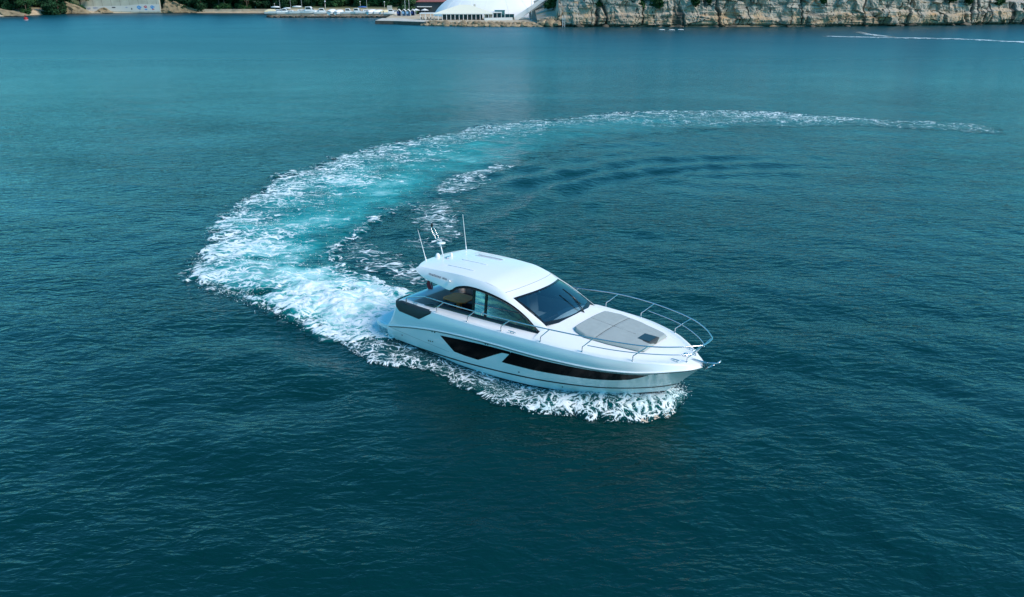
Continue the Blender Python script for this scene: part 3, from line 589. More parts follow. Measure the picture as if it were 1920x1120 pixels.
cu = MB(); cu.prism([(3.86,-.30),(4.40,-.30),(4.46,0),(4.40,.30),(3.86,.30)], 'z', 2.16, 2.268); cu.build('pad_cutout', M['seam'], pad, bevel=.02)
ha = MB(); ha.prism([(3.92,-.25),(4.34,-.25),(4.34,.25),(3.92,.25)], 'z', 2.262, 2.285); hat = ha.build('deck_hatch', M['screen'], yacht, bevel=.015)
# rails
def mir(P): return np.array(P)*[1, -1, 1]
half = [(-4.30,-1.82,1.80),(-4.29,-1.83,1.99),(-4.24,-1.835,2.06),(-3.72,-1.84,2.21),(-3.45,-1.85,2.29),(-3.0,-1.855,2.31),(-2,-1.87,2.32),(-1,-1.91,2.37),(.4,-1.98,2.46),(1.92,-2.04,2.59),(3.36,-1.87,2.65),(4.88,-1.40,2.67),(5.6,-.88,2.68),(5.92,-.52,2.68),(6.05,-.34,2.68),(6.09,-.2,2.68)]
hp = spl(half, 90); full = np.r_[hp, [(6.10, 0, 2.68)], mir(hp)[::-1]]
gr = MB(); gr.tube(full, .019, 8); gr_o = gr.build('guard_rail', M['steel'], yacht, True)
mp = spl([(3.16,-1.85,2.36),(3.9,-1.67,2.37),(4.64,-1.38,2.38),(5.4,-.86,2.37),(5.8,-.42,2.36),(5.84,-.30,2.36)], 30)
gr = MB(); gr.tube(mp, .014, 8); gr.tube(mir(mp), .014, 8); gr.build('mid_rail', M['steel'], gr_o, True)
for (x, y), (tx, ty, tz) in zip([(-2.85,1.84),(-1.42,1.905),(0.0,1.93),(1.535,1.93),(2.955,1.80),(4.41,1.36),(5.61,.30)], [(-2.50,1.86,2.315),(-1.10,1.905,2.365),(.38,1.98,2.46),(1.92,2.04,2.59),(3.36,1.87,2.65),(4.88,1.40,2.67),(6.02,.33,2.675)]):
    zb = float(deckz(np.array(x), np.array(y))) if x > 1.25 else float(Zd(x))+.02; kn = zb+(.17 if x < 5 else .14)
    for s in (-1, 1):
        sp_ = MB(); P = np.array([(x, y*s, zb-.01), (x, y*s, kn-.04), (x+.012, y*s, kn), (x+.05, lerp(y, ty, .12)*s, kn+.03), (tx, ty*s, tz)])
        sp_.tube(P, .016, 8); sp_.lathe([(.035, 0), (.03, .015)], (x, y*s, zb-.004), 10); sp_.build('stanchion', M['steel'], gr_o, True)
for x, y in ((.42, 1.90), (5.36, .52), (-4.0, 1.70)):
    for s in (-1, 1):
        z0 = (float(deckz(np.array(x), np.array(y))) if x > 1.25 else float(Zd(x))+.03)
        cl = MB(); cl.tube([(x-.15, y*s, z0+.05), (x-.08, y*s, z0+.055), (x+.08, y*s, z0+.055), (x+.15, y*s, z0+.05)], [.010, .016, .016, .010], 8); cl.tube([(x-.05, y*s, z0-.01), (x-.05, y*s, z0+.05)], .014, 8); cl.tube([(x+.05, y*s, z0-.01), (x+.05, y*s, z0+.05)], .014, 8); cl.build('cleat', M['steel'], yacht, True)
# bow roller and anchor
br = MB(); br.box(5.55, 6.12, -.06, -.045, 1.94, 2.02); br.box(5.55, 6.12, .045, .06, 1.94, 2.02); br.box(5.5, 6.1, -.06, .06, 1.93, 1.945); br.lathe([(.09, 0), (.09, .10), (.06, .14)], (5.42, .02, 1.98), 14); br.build('bow_roller', M['steel'], yacht, bevel=.004)
an_ = MB(); an_.tube([(5.62,0,2.0),(6.1,0,2.02),(6.42,0,2.10)], [.02,.026,.022], 8); an_.tube([(6.42,0,2.10),(6.46,0,2.16),(6.50,0,2.2)], .022, 8)
an_.add([(6.45,0,2.13),(6.18,-.14,1.90),(5.98,0,1.78),(6.18,.14,1.90),(6.22,0,1.98)], [(0,1,4),(4,1,2),(0,4,3),(4,2,3),(0,3,2,1)])
an_.tube([(6.47,-.13,2.16),(6.5,0,2.18),(6.47,.13,2.16)], .022, 8); an_.build('anchor', M['steel'], yacht, True)
# roof gear
for (x, y, z), (tx, ty, tz) in (((-4.48,-.6,3.06), (-4.84,-.62,4.14)), ((-4.2,1.28,3.06), (-4.38,1.28,4.42))):
    wh = MB(); d = np.array([tx-x, ty-y, tz-z]); wh.tube([np.array([x, y, z])+d*k for k in (0, .12, .13, .5, 1)], [.024, .022, .013, .010, .006], 8); wh.lathe([(.05, -.02), (.045, .03), (.02, .05)], (x, y, z), 10); wh.build('whip_antenna', M['gel'], yacht, True)
ms = MB(); ms.tube([(-4.2,0,3.14),(-4.33,0,3.55)], .021, 10); ms.tube([(-4.33,0,3.5),(-4.36,0,3.6)], .035, 10)
mast = ms.build('light_mast', M['gel'], yacht, True)
dm = MB(); dm.lathe([(.05,0),(.16,.015),(.16,.035),(.05,.05)], (-4.30,0,3.60), 18); dm.build('gps_disc', M['gel'], mast, True)
lp = MB(); lo_ = []
for k in np.linspace(0, math.pi, 13): lo_.append((-4.66-.16*math.sin(k)*.5, .085*math.cos(k), 4.02+.13*math.sin(k)))
lp.tube(np.array([(-4.38,.07,3.60),(-4.5,.075,3.78)]+lo_+[(-4.5,-.075,3.78),(-4.38,-.07,3.60)]), .010, 8); lp.tube([(-4.48,-.075,3.75),(-4.48,.075,3.75)], .008, 6); lp.build('mast_loop', M['steel'], mast, True)
nl = MB(); nl.lathe([(.03,0),(.045,.01),(.045,.12),(.02,.14)], (-4.74,0,4.14), 12); nl.build('anchor_light', M['black'], mast, True)
for x, y, s_ in ((-4.36,-.12,.07), (-3.92,.12,.05)):
    hl = MB(); zz_ = float(Rz(x)+(Cz(x)-Rz(x))*(1-(y/1.36)**2)); hl.lathe([(s_*1.3,-.02),(s_*1.2,.05),(s_*.9,.11),(s_*.3,.14)], (x, y, zz_), 14); hl.build('deck_dome', M['gel'], roof, True)
hn = MB(); hn.tube([(-3.98,-.16,3.19),(-3.80,-.18,3.21)], [.02,.045], 10); hn.build('horn', M['steel'], roof, True)
for s in (-1, 1):
    sl = MB(); sl.tube([(-2.62,-1.47*s,2.97),(-2.52,-1.52*s,2.955)], [.02,.035], 10); sl.build('side_light', M['gel'], roof, True)
fs = MB(); fs.tube([(-4.62,-.12,1.72),(-4.86,-.12,2.38)], .014, 8); staff = fs.build('flag_staff', M['steel'], yacht, True)
fg = MB(); fg.grid(np.array([[(-4.84+.19*v_+.02*math.sin(6*u_), -.12-.06*u_+.03*math.sin(5*u_+v_), 2.34-.42*v_-.40*u_) for v_ in np.linspace(0, 1, 7)] for u_ in np.linspace(0, 1, 10)])); fg.build('ensign', M['red'], staff, True)

# spray: droplets thrown at the bow and over the propeller wash
def droplets(name, pts, size, label, mat):
    V0 = np.array([(1,0,-.3),(-.5,.87,-.3),(-.5,-.87,-.3),(0,0,1.)]); F0 = np.array([(0,1,3),(1,2,3),(2,0,3),(0,2,1)])
    n = len(pts); sc = np.abs(rng.normal(1, .45, n))*size; an = rng.random(n)*6.28
    c, s = np.cos(an)[:, None], np.sin(an)[:, None]
    V = np.stack([V0[None, :, 0]*c-V0[None, :, 1]*s, V0[None, :, 0]*s+V0[None, :, 1]*c, np.repeat(V0[None, :, 2], n, 0)], -1)*sc[:, None, None]+pts[:, None]
    o = fastmesh(name, V.reshape(-1, 3), (F0[None]+4*np.arange(n)[:, None, None]).reshape(-1, 3), mat, smooth=False)
    return tag(o, label, 'spray', None, 'stuff')
white = pmat('spray_white', (.85, .89, .9), .6)
bo_ = spl(BOUT, 200); bi_ = spl(BIN, 200)
i = np.clip((.42+.58*rng.beta(2.2, 1.2, 5200))*199, 0, 199).astype(int); k = rng.beta(1.6, 2.4, 5200)[:, None]
P = bo_[i]*(1-k)+bi_[i]*k+rng.normal(0, .10, (5200, 2)); hgt = np.abs(rng.normal(0, .17, 5200))*(.3+sst(110, 185, i))
droplets('bow_spray', np.c_[P, H(P[:, 0], P[:, 1])+.05+hgt], .010, 'white spray droplets flying off the bow wave at the yacht stem', white)
so_ = spl(OUT, 600); si_ = spl(INN, 600); n = 9000
i = (600*(1-.45*rng.random(n)**1.3)).astype(int).clip(0, 599); k = rng.beta(.9, 2.2, n)[:, None]
P = so_[i]*(1-k)+si_[i]*k+rng.normal(0, .22, (n, 2)); hgt = np.abs(rng.normal(0, .14, n))*(.4+.9*sst(430, 590, i))
droplets('wash_spray', np.c_[P, H(P[:, 0], P[:, 1])+.04+hgt], .011, 'fine white spray over the outer edge of the foaming wake', white)
#FAR#
# ------------------------------------------------------------------ far shore
SHX = [-700,-330,-232,-213,-209,-200,-165,-125,-108,-103,-98,-50,-47,-40,-28,-15,7,60,90,128,175,260,420,800]
SHY = [310,322,336,350,372,386,393,389,384,350,338,337.5,300,279,269.5,263.5,262,257.5,259.5,267,279,295,325,380]
shy = pch(SHX, SHY)
prof_ = lambda d: np.interp(d, [-6,-1,0,1,7,14,30,80,200,400], [-2,-.9,-.35,.35,1.0,1.7,3.2,9,24,46])
def landz(x, y):
    d = y-shy(x); z = prof_(d); Fq = sst(-51, -46, x)*(1-sst(18, 26, x)); Fj = sst(-106, -101, x)*(1-sst(-51, -46, x))
    z = np.where(d > 1, lerp(z, np.minimum(z, 1.05), Fq*(1-sst(80, 120, d))), z)
    z = np.where(d > 1, lerp(z, np.minimum(z, .95), Fj*(1-sst(24, 27, d))), z)
    return z+.25*sst(14, 40, d)*(fbm(x*.08, y*.08, 4, 61)-.5)*4
lx = np.unique(np.r_[np.arange(-700, -340, 12), np.arange(-340, 200, 1.2), np.arange(200, 820, 12)]); ld = np.r_[-6,-2,-1,-.4,0,.5,1,1.01,2,4,7,10,14,18,22,24,25,26,27,30,36,44,56,70,85,105,130,170,220,300,400]
LX = lx[:, None]+0*ld[None]; LY = shy(LX)+ld[None]+.5*(fbm(LX*.3, 0*LX, 3, 65)-.5)
lm = bpy.data.materials.new('shore_ground'); lm.use_nodes = True; t = lm.node_tree; b = t.nodes['Principled BSDF']; b.inputs['Roughness'].default_value = .95
g = t.nodes.new('ShaderNodeNewGeometry'); sx = t.nodes.new('ShaderNodeSeparateXYZ'); t.links.new(g.outputs['Position'], sx.inputs[0])
n_ = noise(t, g.outputs['Position'], .35, 6, .6)
c_ = mix_col(t, smooth(t, n_, .4, .62), (.40, .31, .20), (.50, .42, .30)); c_ = mix_col(t, smooth(t, sx.outputs[2], 2.0, 3.4), c_, (.06, .08, .03)); c_ = mix_col(t, smooth(t, sx.outputs[2], .35, .12), c_, (.10, .085, .06))
t.links.new(c_, b.inputs['Base Color'])
tag(fastmesh('terrain', np.stack([LX, LY, landz(LX, LY)], -1).reshape(-1, 3), gridQ(len(lx), len(ld)), lm), None, None, None, 'structure')
# cliff
cp = spl([(8,263.5),(17,260.5),(30,259),(57,257),(91,258.5),(128,265.5),(173,277),(224,289),(320,310),(430,330)], 1500); cl_ = np.r_[0, np.cumsum(np.linalg.norm(np.diff(cp, axis=0), axis=1))]
chh = np.interp(cp[:, 0], [8,11,14.3,15.0,17,40,135,150,175,200,430], [1.7,2.4,3.2,8.5,11,12,12,8.2,6.6,8.5,12])+1.6*(fbm(cl_*.09, 0*cl_, 4, 71)-.5)
kz = np.linspace(0, 1, 64); sS = cl_[:, None]+0*kz[None]; zC = -.9+kz[None]*(chh[:, None]+.9)
def ridge(x, y, seed, o=4): return 1-2*np.abs(fbm(x, y, o, seed)-.5)
wx = sS+1.6*(fbm(sS*.3, zC*.35, 3, 73)-.5)
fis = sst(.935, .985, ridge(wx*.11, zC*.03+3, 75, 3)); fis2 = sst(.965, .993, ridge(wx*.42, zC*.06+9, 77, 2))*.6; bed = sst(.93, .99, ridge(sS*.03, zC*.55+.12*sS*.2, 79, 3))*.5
zb_ = 2.9+3.4*(fbm(sS*.05, 0*sS, 3, 81)-.3)
dsp = 5.5*(fbm(sS*.05, zC*.06, 4, 83)-.5)+2.4*(fbm(wx*.28, zC*.22, 4, 85)-.5)+.5*(fbm(wx*1.3, zC*1.1, 4, 87)-.5)-1.1*np.maximum(fis, fis2)-.5*bed-1.3*sst(-.5, .5, zC-zb_)-.9*(1-sst(.1, 1.1, zC))*(zC < 1.2)+1.7*(fbm(sS*.16, 0*sS, 3, 95)-.45)*(1-sst(1.0, 3.2, zC))
# blocky steps give flat faces with sharp arrises
blk = vnoise(np.floor(wx*.33+.7*vnoise(wx*.4, zC*.5, 90)), np.floor(zC*.38+2*vnoise(sS*.11, zC*0, 91)), 93); dsp += 1.7*(blk-.5)
dsp *= np.clip((chh[:, None])/6, .45, 1)
CV = np.stack([cp[:, 0:1]+0*dsp+.12*dsp, cp[:, 1:2]-dsp, zC], -1)
back = [np.stack([cp[:, 0], cp[:, 1]+d, chh+h], 1) for d, h in ((2.5, .3), (7, .9), (16, 1.6), (45, 5))]
CV = np.concatenate([CV, np.stack(back, 1)], 1); crack_shade = np.concatenate([np.maximum(np.maximum(fis, fis2*1.3), bed), np.zeros((len(cp), 4))], 1)
cmat = bpy.data.materials.new('limestone'); cmat.use_nodes = True; t = cmat.node_tree; b = t.nodes['Principled BSDF']; b.inputs['Roughness'].default_value = .95
g = t.nodes.new('ShaderNodeNewGeometry'); P_ = g.outputs['Position']; sx = t.nodes.new('ShaderNodeSeparateXYZ'); t.links.new(P_, sx.inputs[0])
na = noise(t, P_, .09, 5, .6, 1.); nb = noise(t, vmap(t, P_, (.9, .9, .25)), 1., 7, .65); nc = noise(t, vmap(t, P_, (.15, .15, .9)), 1., 5, .6, .6); nd = noise(t, vmap(t, P_, (1.6, 1.6, 1.2)), 1., 6, .7)
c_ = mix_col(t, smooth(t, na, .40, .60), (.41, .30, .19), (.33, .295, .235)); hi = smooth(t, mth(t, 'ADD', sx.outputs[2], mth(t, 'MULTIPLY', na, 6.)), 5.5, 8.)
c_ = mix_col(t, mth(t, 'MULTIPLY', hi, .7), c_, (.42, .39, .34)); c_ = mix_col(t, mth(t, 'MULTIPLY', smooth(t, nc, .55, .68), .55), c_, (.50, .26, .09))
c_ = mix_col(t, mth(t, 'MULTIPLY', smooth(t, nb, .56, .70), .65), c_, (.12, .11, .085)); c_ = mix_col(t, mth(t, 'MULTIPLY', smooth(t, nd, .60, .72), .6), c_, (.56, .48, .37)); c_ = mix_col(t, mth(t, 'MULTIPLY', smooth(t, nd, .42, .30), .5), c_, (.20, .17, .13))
at_ = t.nodes.new('ShaderNodeAttribute'); at_.attribute_name = 'crack_shade'; c_ = mix_col(t, mth(t, 'MULTIPLY', at_.outputs['Fac'], .85), c_, (.035, .032, .028))  # near-black tone paints shade into the fissures and bedding cracks
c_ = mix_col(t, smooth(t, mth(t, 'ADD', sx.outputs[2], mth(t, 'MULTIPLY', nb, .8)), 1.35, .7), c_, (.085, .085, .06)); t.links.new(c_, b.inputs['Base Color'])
bp = t.nodes.new('ShaderNodeBump'); bp.inputs['Strength'].default_value = .7; bp.inputs['Distance'].default_value = .5; t.links.new(nd, bp.inputs['Height']); t.links.new(bp.outputs[0], b.inputs['Normal'])
cliff = fastmesh('cliff', CV.reshape(-1, 3), gridQ(*CV.shape[:2])[:, ::-1], cmat, {'crack_shade': crack_shade.ravel()}, smooth=False); tag(cliff, None, None, None, 'structure')
# boulders along the quay
def rockmesh(name, seed, flat=.75):
    import bmesh
    bm = bmesh.new(); bmesh.ops.create_icosphere(bm, subdivisions=3, radius=1); r = np.random.default_rng(seed)
    pls = [(v/np.linalg.norm(v), .62+.3*r.random()) for v in r.normal(size=(11, 3))]
    for v in bm.verts:
        p = np.array(v.co); p *= .9+.3*float(fbm(np.array(p[0]*1.2+seed), np.array(p[1]*1.2+p[2]), 3, seed))
        for nn, dd in pls:
            k = p.dot(nn)-dd
            if k > 0: p = p-nn*k*.9
        v.co = (p[0], p[1], p[2]*flat)
    me = bpy.data.meshes.new(name); bm.to_mesh(me); bm.free(); me.materials.append(rmat); return me
rmat = pmat('boulder_stone', (.30, .225, .14), .95, noise=.65, scale=1.3, bump=.8, bscale=3.)
rms = [rockmesh('boulder', 11+k) for k in range(5)]
rmat = pmat('wet_stone', (.085, .07, .05), .8, noise=.5, scale=1.3, bump=.8, bscale=3.)
rms += [rockmesh('boulder', 11+k) for k in range(5)]
def rock(x, y, z, s, rz, k, label, group, name='boulder', cat='boulder'):
    o = bpy.data.objects.new(name, rms[k]); C.objects.link(o); o.location = (x, y, z); o.scale = s; o.rotation_euler = (0, 0, rz); return tag(o, label, cat, group)
rr_ = random.Random(12)
for x in np.arange(-29, 9, 1.25):
    for row in (0, 1):
        s = rr_.uniform(.95, 1.75)
        rock(x+rr_.uniform(-.4, .4), float(shy(x))-.6+row*1.3, .1+row*.55, (s*1.15, s*.9, s*.8), rr_.uniform(0, 6), rr_.randrange(5), 'tan boulder in the rocky sea edge below the white canopied restaurant', 'boulders edging the restaurant quay')
for x in np.arange(-103, -48, 2.1):
    s = rr_.uniform(.7, 1.1); rock(x, float(shy(x))+.1, .25, (s*1.4, s, s*.8), rr_.uniform(0, 6), rr_.randrange(5)+5, 'small dark stone along the low jetty edge under the row of boats', 'stones along the boat jetty')
omat = pmat('sandy_earth', (.24, .185, .11), .95, noise=.4, scale=.5, bump=.8, bscale=2.)
def outcrop(x0, x1, y, h, peak, seed, label, col=None):
    n, m_ = 70, 26; xs_ = np.linspace(x0, x1, n)[:, None]; k = np.linspace(0, 1, m_)[None]; u_ = (xs_-x0)/(x1-x0)
    env = np.clip(np.where(u_ < peak, u_/peak, (1-u_)/(1-peak)), 0, 1)**.8; zz_ = h*env*(.75+.5*fbm(xs_*.25, 0*xs_, 4, seed)); zt = zz_*np.minimum(k*1.7, 1.)
    yy_ = y+k*5.5+1.4*(fbm(xs_*.35+zt*.5, zt*.6+k, 5, seed+3)-.5)*2-.8*ridge(xs_*.3+zt*.15, zt*.4, seed+5, 3)*env
    tag(fastmesh('rock_outcrop', np.stack([xs_+0*k, yy_, .3+zt*(1-.3*np.clip(k-.6, 0, 1))+.3*(fbm(xs_*.8, k*8, 3, seed+7)-.5)], -1).reshape(-1, 3), gridQ(n, m_)[:, ::-1], omat), label, 'rock')
outcrop(-240, -207, 349, 4.6, .42, 211, 'large sandy rock outcrop at the far left edge of the shore')
outcrop(-213, -196, 379, 5.6, .45, 223, 'steep yellowish earth bluff between the sandy outcrop and the dark trees')
outcrop(-199, -189, 390, 2.6, .5, 231, 'low tan bank under the overhanging tree left of the painted wall')
outcrop(-168, -150, 393, 6.2, .15, 241, 'bare tan earth bank just right of the painted wall')
outcrop(-146, -134, 396, 2.6, .5, 251, 'pale bare rock in the trees along the beach')
for k, x in enumerate(3.5*rng.normal(size=22)+np.r_[19.5, 23, 28, 33.5, 39, 47, 52, 61, 70, 79, 88, 97, 106, 117, 126, 134, 143, 152, 160, 167, 174, 181]):
    s = rr_.uniform(.4, 1.3)*(1.3 if x > 125 else 1)*rr_.choice([.5, 1, 1]); j = int(np.argmin(np.abs(cp[:, 0]-x))); rock(x, float(cp[j, 1])-1.0, .1, (s*1.6, s, s*.8), rr_.uniform(0, 6), k % 5+5, 'low fallen rock at the waterline under the tall cliff', 'fallen rocks along the cliff base', 'fallen_rock', 'rock')
for x, y, s in ((10, 261.3, 1.9), (12.5, 260.6, 2.2), (14.3, 259.8, 1.7)):
    rock(x, y, .9, (s, s*.8, s*.85), x, int(x) % 5, {10: 'rounded sandy boulder leftmost of three at the cliff foot', 12.5: 'biggest sandy boulder, middle of three at the cliff foot', 14.3: 'sandy boulder at the cliff foot touching the tall rock pillar'}[x], 'boulders at the cliff foot')
conc = pmat('pale_concrete', (.50, .47, .41), .9, noise=.2, scale=.5, bump=.3, bscale=4)
dconc = pmat('weathered_concrete', (.15, .105, .085), .9, noise=.35, scale=.7)
qy = MB(); qp = [(-47.5, 300.5), (-46.6, 279.5), (-40, 277.2), (-28, 268.0), (-27, 276), (-40, 300)]; qy.prism(qp, 'z', -1, 1.02); qq = qy.build('quay', dconc); tag(qq, None, None, None, 'structure')
qy = MB(); qy.prism([(x*.999-.02, y+.12) for x, y in qp], 'z', 1.02, 1.12); tag(qy.build('quay_paving', conc), None, None, None, 'structure')
# trees: trunk, limbs and a crown of leaf clumps
leafm = [pmat('pine_leaf', c, .9, noise=.5, scale=.5) for c in ((.018, .060, .026), (.026, .080, .028), (.060, .12, .05))]
for m in leafm: m.node_tree.nodes['Principled BSDF'].inputs['Specular IOR Level'].default_value = .15
bark = pmat('bark', (.10, .075, .055), .95, noise=.4)
def treeproto(name, h, w, seed, lm, base=.04, n=3400, leaf=.46):
    r = np.random.default_rng(seed); tr = MB(); bend = r.normal(0, .35, 2)
    tr.tube([(bend[0]*k*k, bend[1]*k*k, h*.8*k) for k in np.linspace(0, 1, 7)], np.linspace(.26, .07, 7)*h/10, 7); lobes = []
    for k in range(15):
        z = h*(base+(.92-base)*r.random()); rad = w*math.sqrt(max(.08, 1-((z/h-.5)/.55)**2))*(.35+.55*r.random()); a = r.random()*6.28; p = np.array([rad*math.cos(a), rad*math.sin(a), z])
        lobes.append((p, w*(.30+.28*r.random()))); tr.tube([(0, 0, z*.7), tuple(p*[.5, .5, 0]+[0, 0, z*.88]), tuple(p)], [.07*h/10, .05*h/10, .02], 5)
    lobes.append((np.array([bend[0], bend[1], h*.9]), w*.4))
    V, F = [], []
    for i in range(n):
        p, s = lobes[r.integers(len(lobes))]; d = r.normal(size=3); d /= np.linalg.norm(d); q = p+d*[1, 1, .75]*s*(.55+.5*r.random())
        a = r.normal(size=3); a /= np.linalg.norm(a); bb = np.cross(a, d+r.normal(size=3)*.4); bb /= np.linalg.norm(bb); L = leaf*(.6+.8*r.random()); o = len(V)
        V += [q-a*L, q-bb*L*.55, q+a*L, q+bb*L*.55]; F.append((o, o+1, o+2, o+3))
    root = empty(name); tr.build('trunk', bark, root, True); raw('crown', V, F, lm, root, False); return root
protos = [treeproto('pine_tree', 11, 3.9, 101, leafm[0]), treeproto('pine_tree', 12.5, 4.3, 102, leafm[1]), treeproto('broadleaf_tree', 8.5, 3.2, 103, leafm[2], .06)]
PL = ['dark green pine tree in the dense wood behind the far beach', 'mid green pine tree in the dense wood behind the far beach', 'pale green broadleaf tree on the far shore']
used = [False]*3
def tree(k, x, y, s, label=None, group='trees in the wood behind the beach', z=None):
    o = protos[k] if not used[k] else copy_tree(protos[k]); used[k] = True
    o.location = (x, y, float(landz(np.array(float(x)), np.array(float(y))))-.2 if z is None else z); o.scale = (s, s, s*rr_.uniform(.9, 1.1)); o.rotation_euler = (0, 0, rr_.uniform(0, 6.28))
    for kk in ('group',):
        if kk in o: del o[kk]
    tag(o, label or PL[k], 'tree', group); return o
for x in np.arange(-262, -44, 5.2):
    for row in range(3):
        xx_ = x+rr_.uniform(-2, 2)+row*1.7; yy_ = (398 if xx_ < -104 else 372)+row*7+rr_.uniform(-2, 2)
        if xx_ < -205: yy_ = 362+row*8+(8 if xx_ > -214 else 0)
        if -204 < xx_ < -162: yy_ = max(yy_, 404)
        if xx_ > -47: continue
        tree(rr_.choice([0, 0, 1]), xx_, yy_, rr_.uniform(.85, 1.15))
for x, y, s, lab in ((-203.5, 390, .95, 'dark round tree overhanging the left end of the painted wall'), (-155, 399, .85, 'dark tree on the beach bank just right of the painted wall'), (-212, 360, .7, 'dark tree above the pale outcrop at the far left'), (-193, 402, .7, 'dark tree showing over the painted wall top')):
    tree(1, x, y, s, lab, None)
for x, y, s, lab in ((-46, 352, .8, 'pale green tree leftmost of three behind the gazebos'), (-43.2, 349, .95, 'pale green tree, tallest of three behind the gazebos'), (-40.6, 351, .75, 'pale green tree beside the dark red-roofed building')):
    tree(2, x, y, s, lab, 'pale trees behind the gazebos', 1.0)
for x in np.arange(138, 215, 6.5): tree(0 if int(x) % 2 else 1, x, float(shy(x))+9+rr_.uniform(-2, 3), rr_.uniform(.7, .95), 'dark pine tree on top of the low right-hand end of the cliff', 'pines above the right end of the cliff', 6.4)
tree(1, 13.6, 275, .72, 'dark tree squeezed between the white gable and the cliff pillar', None, 1.0)
# shrubs on the cliff
def shrubproto():
    r = np.random.default_rng(55); V, F = [], []
    for i in range(700):
        c = np.array([(-.6, 0, .5), (.5, .2, .6), (0, -.2, .9), (.1, .1, .3)][r.integers(4)]); d = r.normal(size=3); d /= np.linalg.norm(d); q = c+d*.6*(.5+.6*r.random()); a = r.normal(size=3)*.16; bb = r.normal(size=3)*.1; o = len(V)
        V += [q-a, q-bb, q+a, q+bb]; F.append((o, o+1, o+2, o+3))
    root = empty('shrub'); raw('foliage', V, F, leafm[1], root, False); st_ = MB(); st_.tube([(0, 0, -.3), (.05, 0, .3), (-.3, 0, .6)], [.08, .06, .03], 5); st_.build('stem', bark, root, True); return root
sp0 = shrubproto(); first = True
for px_, z_, s, lab in ((27.5, 7.0, 1.0, 'small dark shrub on the cliff ledge near the rock pillar'), (41.5, 6.2, 2.0, 'hanging dark green shrub in the cliff gully, left of a pair'), (45.5, 7.0, 2.2, 'hanging dark green shrub in the cliff gully, right of a pair'), (57, 7.6, 1.7, 'dark shrub under the cliff top near its ochre overhang'), (62, 7.8, 1.4, 'dark shrub on the grey cliff beside the ochre overhang'), (98, 7.6, 1.2, 'small shrub on the tall grey cliff face'), (143, 8.6, 2.0, 'dark shrub on the cliff above the sloping strata, left one'), (149, 9.2, 2.2, 'dark shrub on the cliff above the sloping strata, right one'), (163, 8.8, 1.8, 'dark shrub near the right end of the cliff')):
    j = int(np.argmin(np.abs(cp[:, 0]-px_))); r_ = int(np.argmin(np.abs(zC[j]-z_))); p = CV[j, r_]; o = sp0 if first else copy_tree(sp0); first = False
    o.location = (p[0], p[1]-.1, p[2]-.5*s); o.scale = (s, s*.8, s*.9); o.rotation_euler = (0, 0, rr_.uniform(0, 6)); tag(o, lab, 'shrub', 'shrubs growing on the cliff')
# painted retaining wall
paint = [pmat('mural_'+n, c, .8) for n, c in (('white', (.56, .55, .51)), ('blue', (.03, .25, .55)), ('red', (.42, .05, .10)), ('grey', (.30, .32, .40)), ('black', (.05, .05, .06)))]
wallo = empty('retaining_wall', (-186, 392.5, 0), 0, 'long pale concrete retaining wall on the beach with colourful graffiti along its foot', 'wall')
wl_ = MB(); wl_.box(-19.2, 18.8, 0, 1.2, .3, 7.2); wl_.box(-19.3, 18.9, -.15, 1.3, 7.2, 7.5)
wl_.build('wall_face', pmat('wall_concrete', (.46, .45, .37), .9, noise=.25, scale=.25), wallo)
for k in range(9): jb = MB(); jb.box(-17+k*4.3, -16.9+k*4.3, -.012, .01, .4, 7.2); jb.build('joint', dconc, wallo)
def blob(cx, cz, w, h, m, y=-.03, n=28, seed=1):
    r = np.random.default_rng(seed); V = [(cx+w*math.cos(a)*(1+.16*math.sin(3*a+seed)), y, cz+h*math.sin(a)*(1+.2*math.sin(4*a+seed*2))) for a in np.linspace(0, 2*math.pi, n, endpoint=False)]
    bb_ = MB(); bb_.add(V, [tuple(range(n))]); bb_.build('graffiti', m, wallo)
wbk = MB(); wbk.add([(-19, -.02, .9), (18.6, -.02, .9), (18.6, -.02, 4.0), (10, -.02, 4.1), (3, -.02, 3.4), (-19, -.02, 3.1)], [tuple(range(6))]); wbk.build('graffiti', paint[0], wallo)
for cx, cz, w, h, k in ((8.9, 2.6, 1.35, .95, 1), (12.0, 2.9, .95, .65, 2), (15.2, 2.75, 1.25, .85, 1), (12.1, 1.75, .8, .35, 1), (9.1, 1.75, .7, .3, 3), (15.4, 1.8, .7, .3, 2), (2.9, 2.6, .7, .3, 3), (-3.2, 2.6, 1.1, .35, 4), (5.3, 2.0, .35, .55, 4), (-15, 2.1, 1.1, .55, 3), (-12, 2.4, 1.6, .45, 3), (-9.4, 2.0, .9, .4, 3)): blob(cx, cz, w*.8, h*.8, paint[k], -.035-.004*k, seed=int(cx*3+50))
for cx, cz, k in ((8.6, 2.75, 0), (9.3, 2.5, 0), (15.0, 2.9, 0), (15.6, 2.6, 0), (12.0, 2.95, 0)): blob(cx, cz, .22, .16, paint[k], -.07, seed=int(cx*7))
# sea wall behind the jetty
sw = MB()
for (xa_, ya_, za_), (xb_, yb_, zb2) in (((-163, 396.5, 1.7), (-112, 393, 1.9)), ((-112, 393, 1.9), (-101, 364, 2.1)), ((-101, 364, 2.1), (-47, 362, 2.1))):
    sw.add([(xa_, ya_, 0), (xb_, yb_, 0), (xb_, yb_, zb2), (xa_, ya_, za_), (xa_, ya_+.9, 0), (xb_, yb_+.9, 0), (xb_, yb_+.9, zb2), (xa_, ya_+.9, za_)], [(0, 1, 2, 3), (3, 2, 6, 7), (7, 6, 5, 4), (0, 3, 7, 4), (1, 5, 6, 2)])
tag(sw.build('sea_wall', pmat('sandy_stone_wall', (.46, .38, .28), .9, noise=.25, scale=.6)), 'long low sandy stone sea wall between the moored boats and the wood', 'wall')
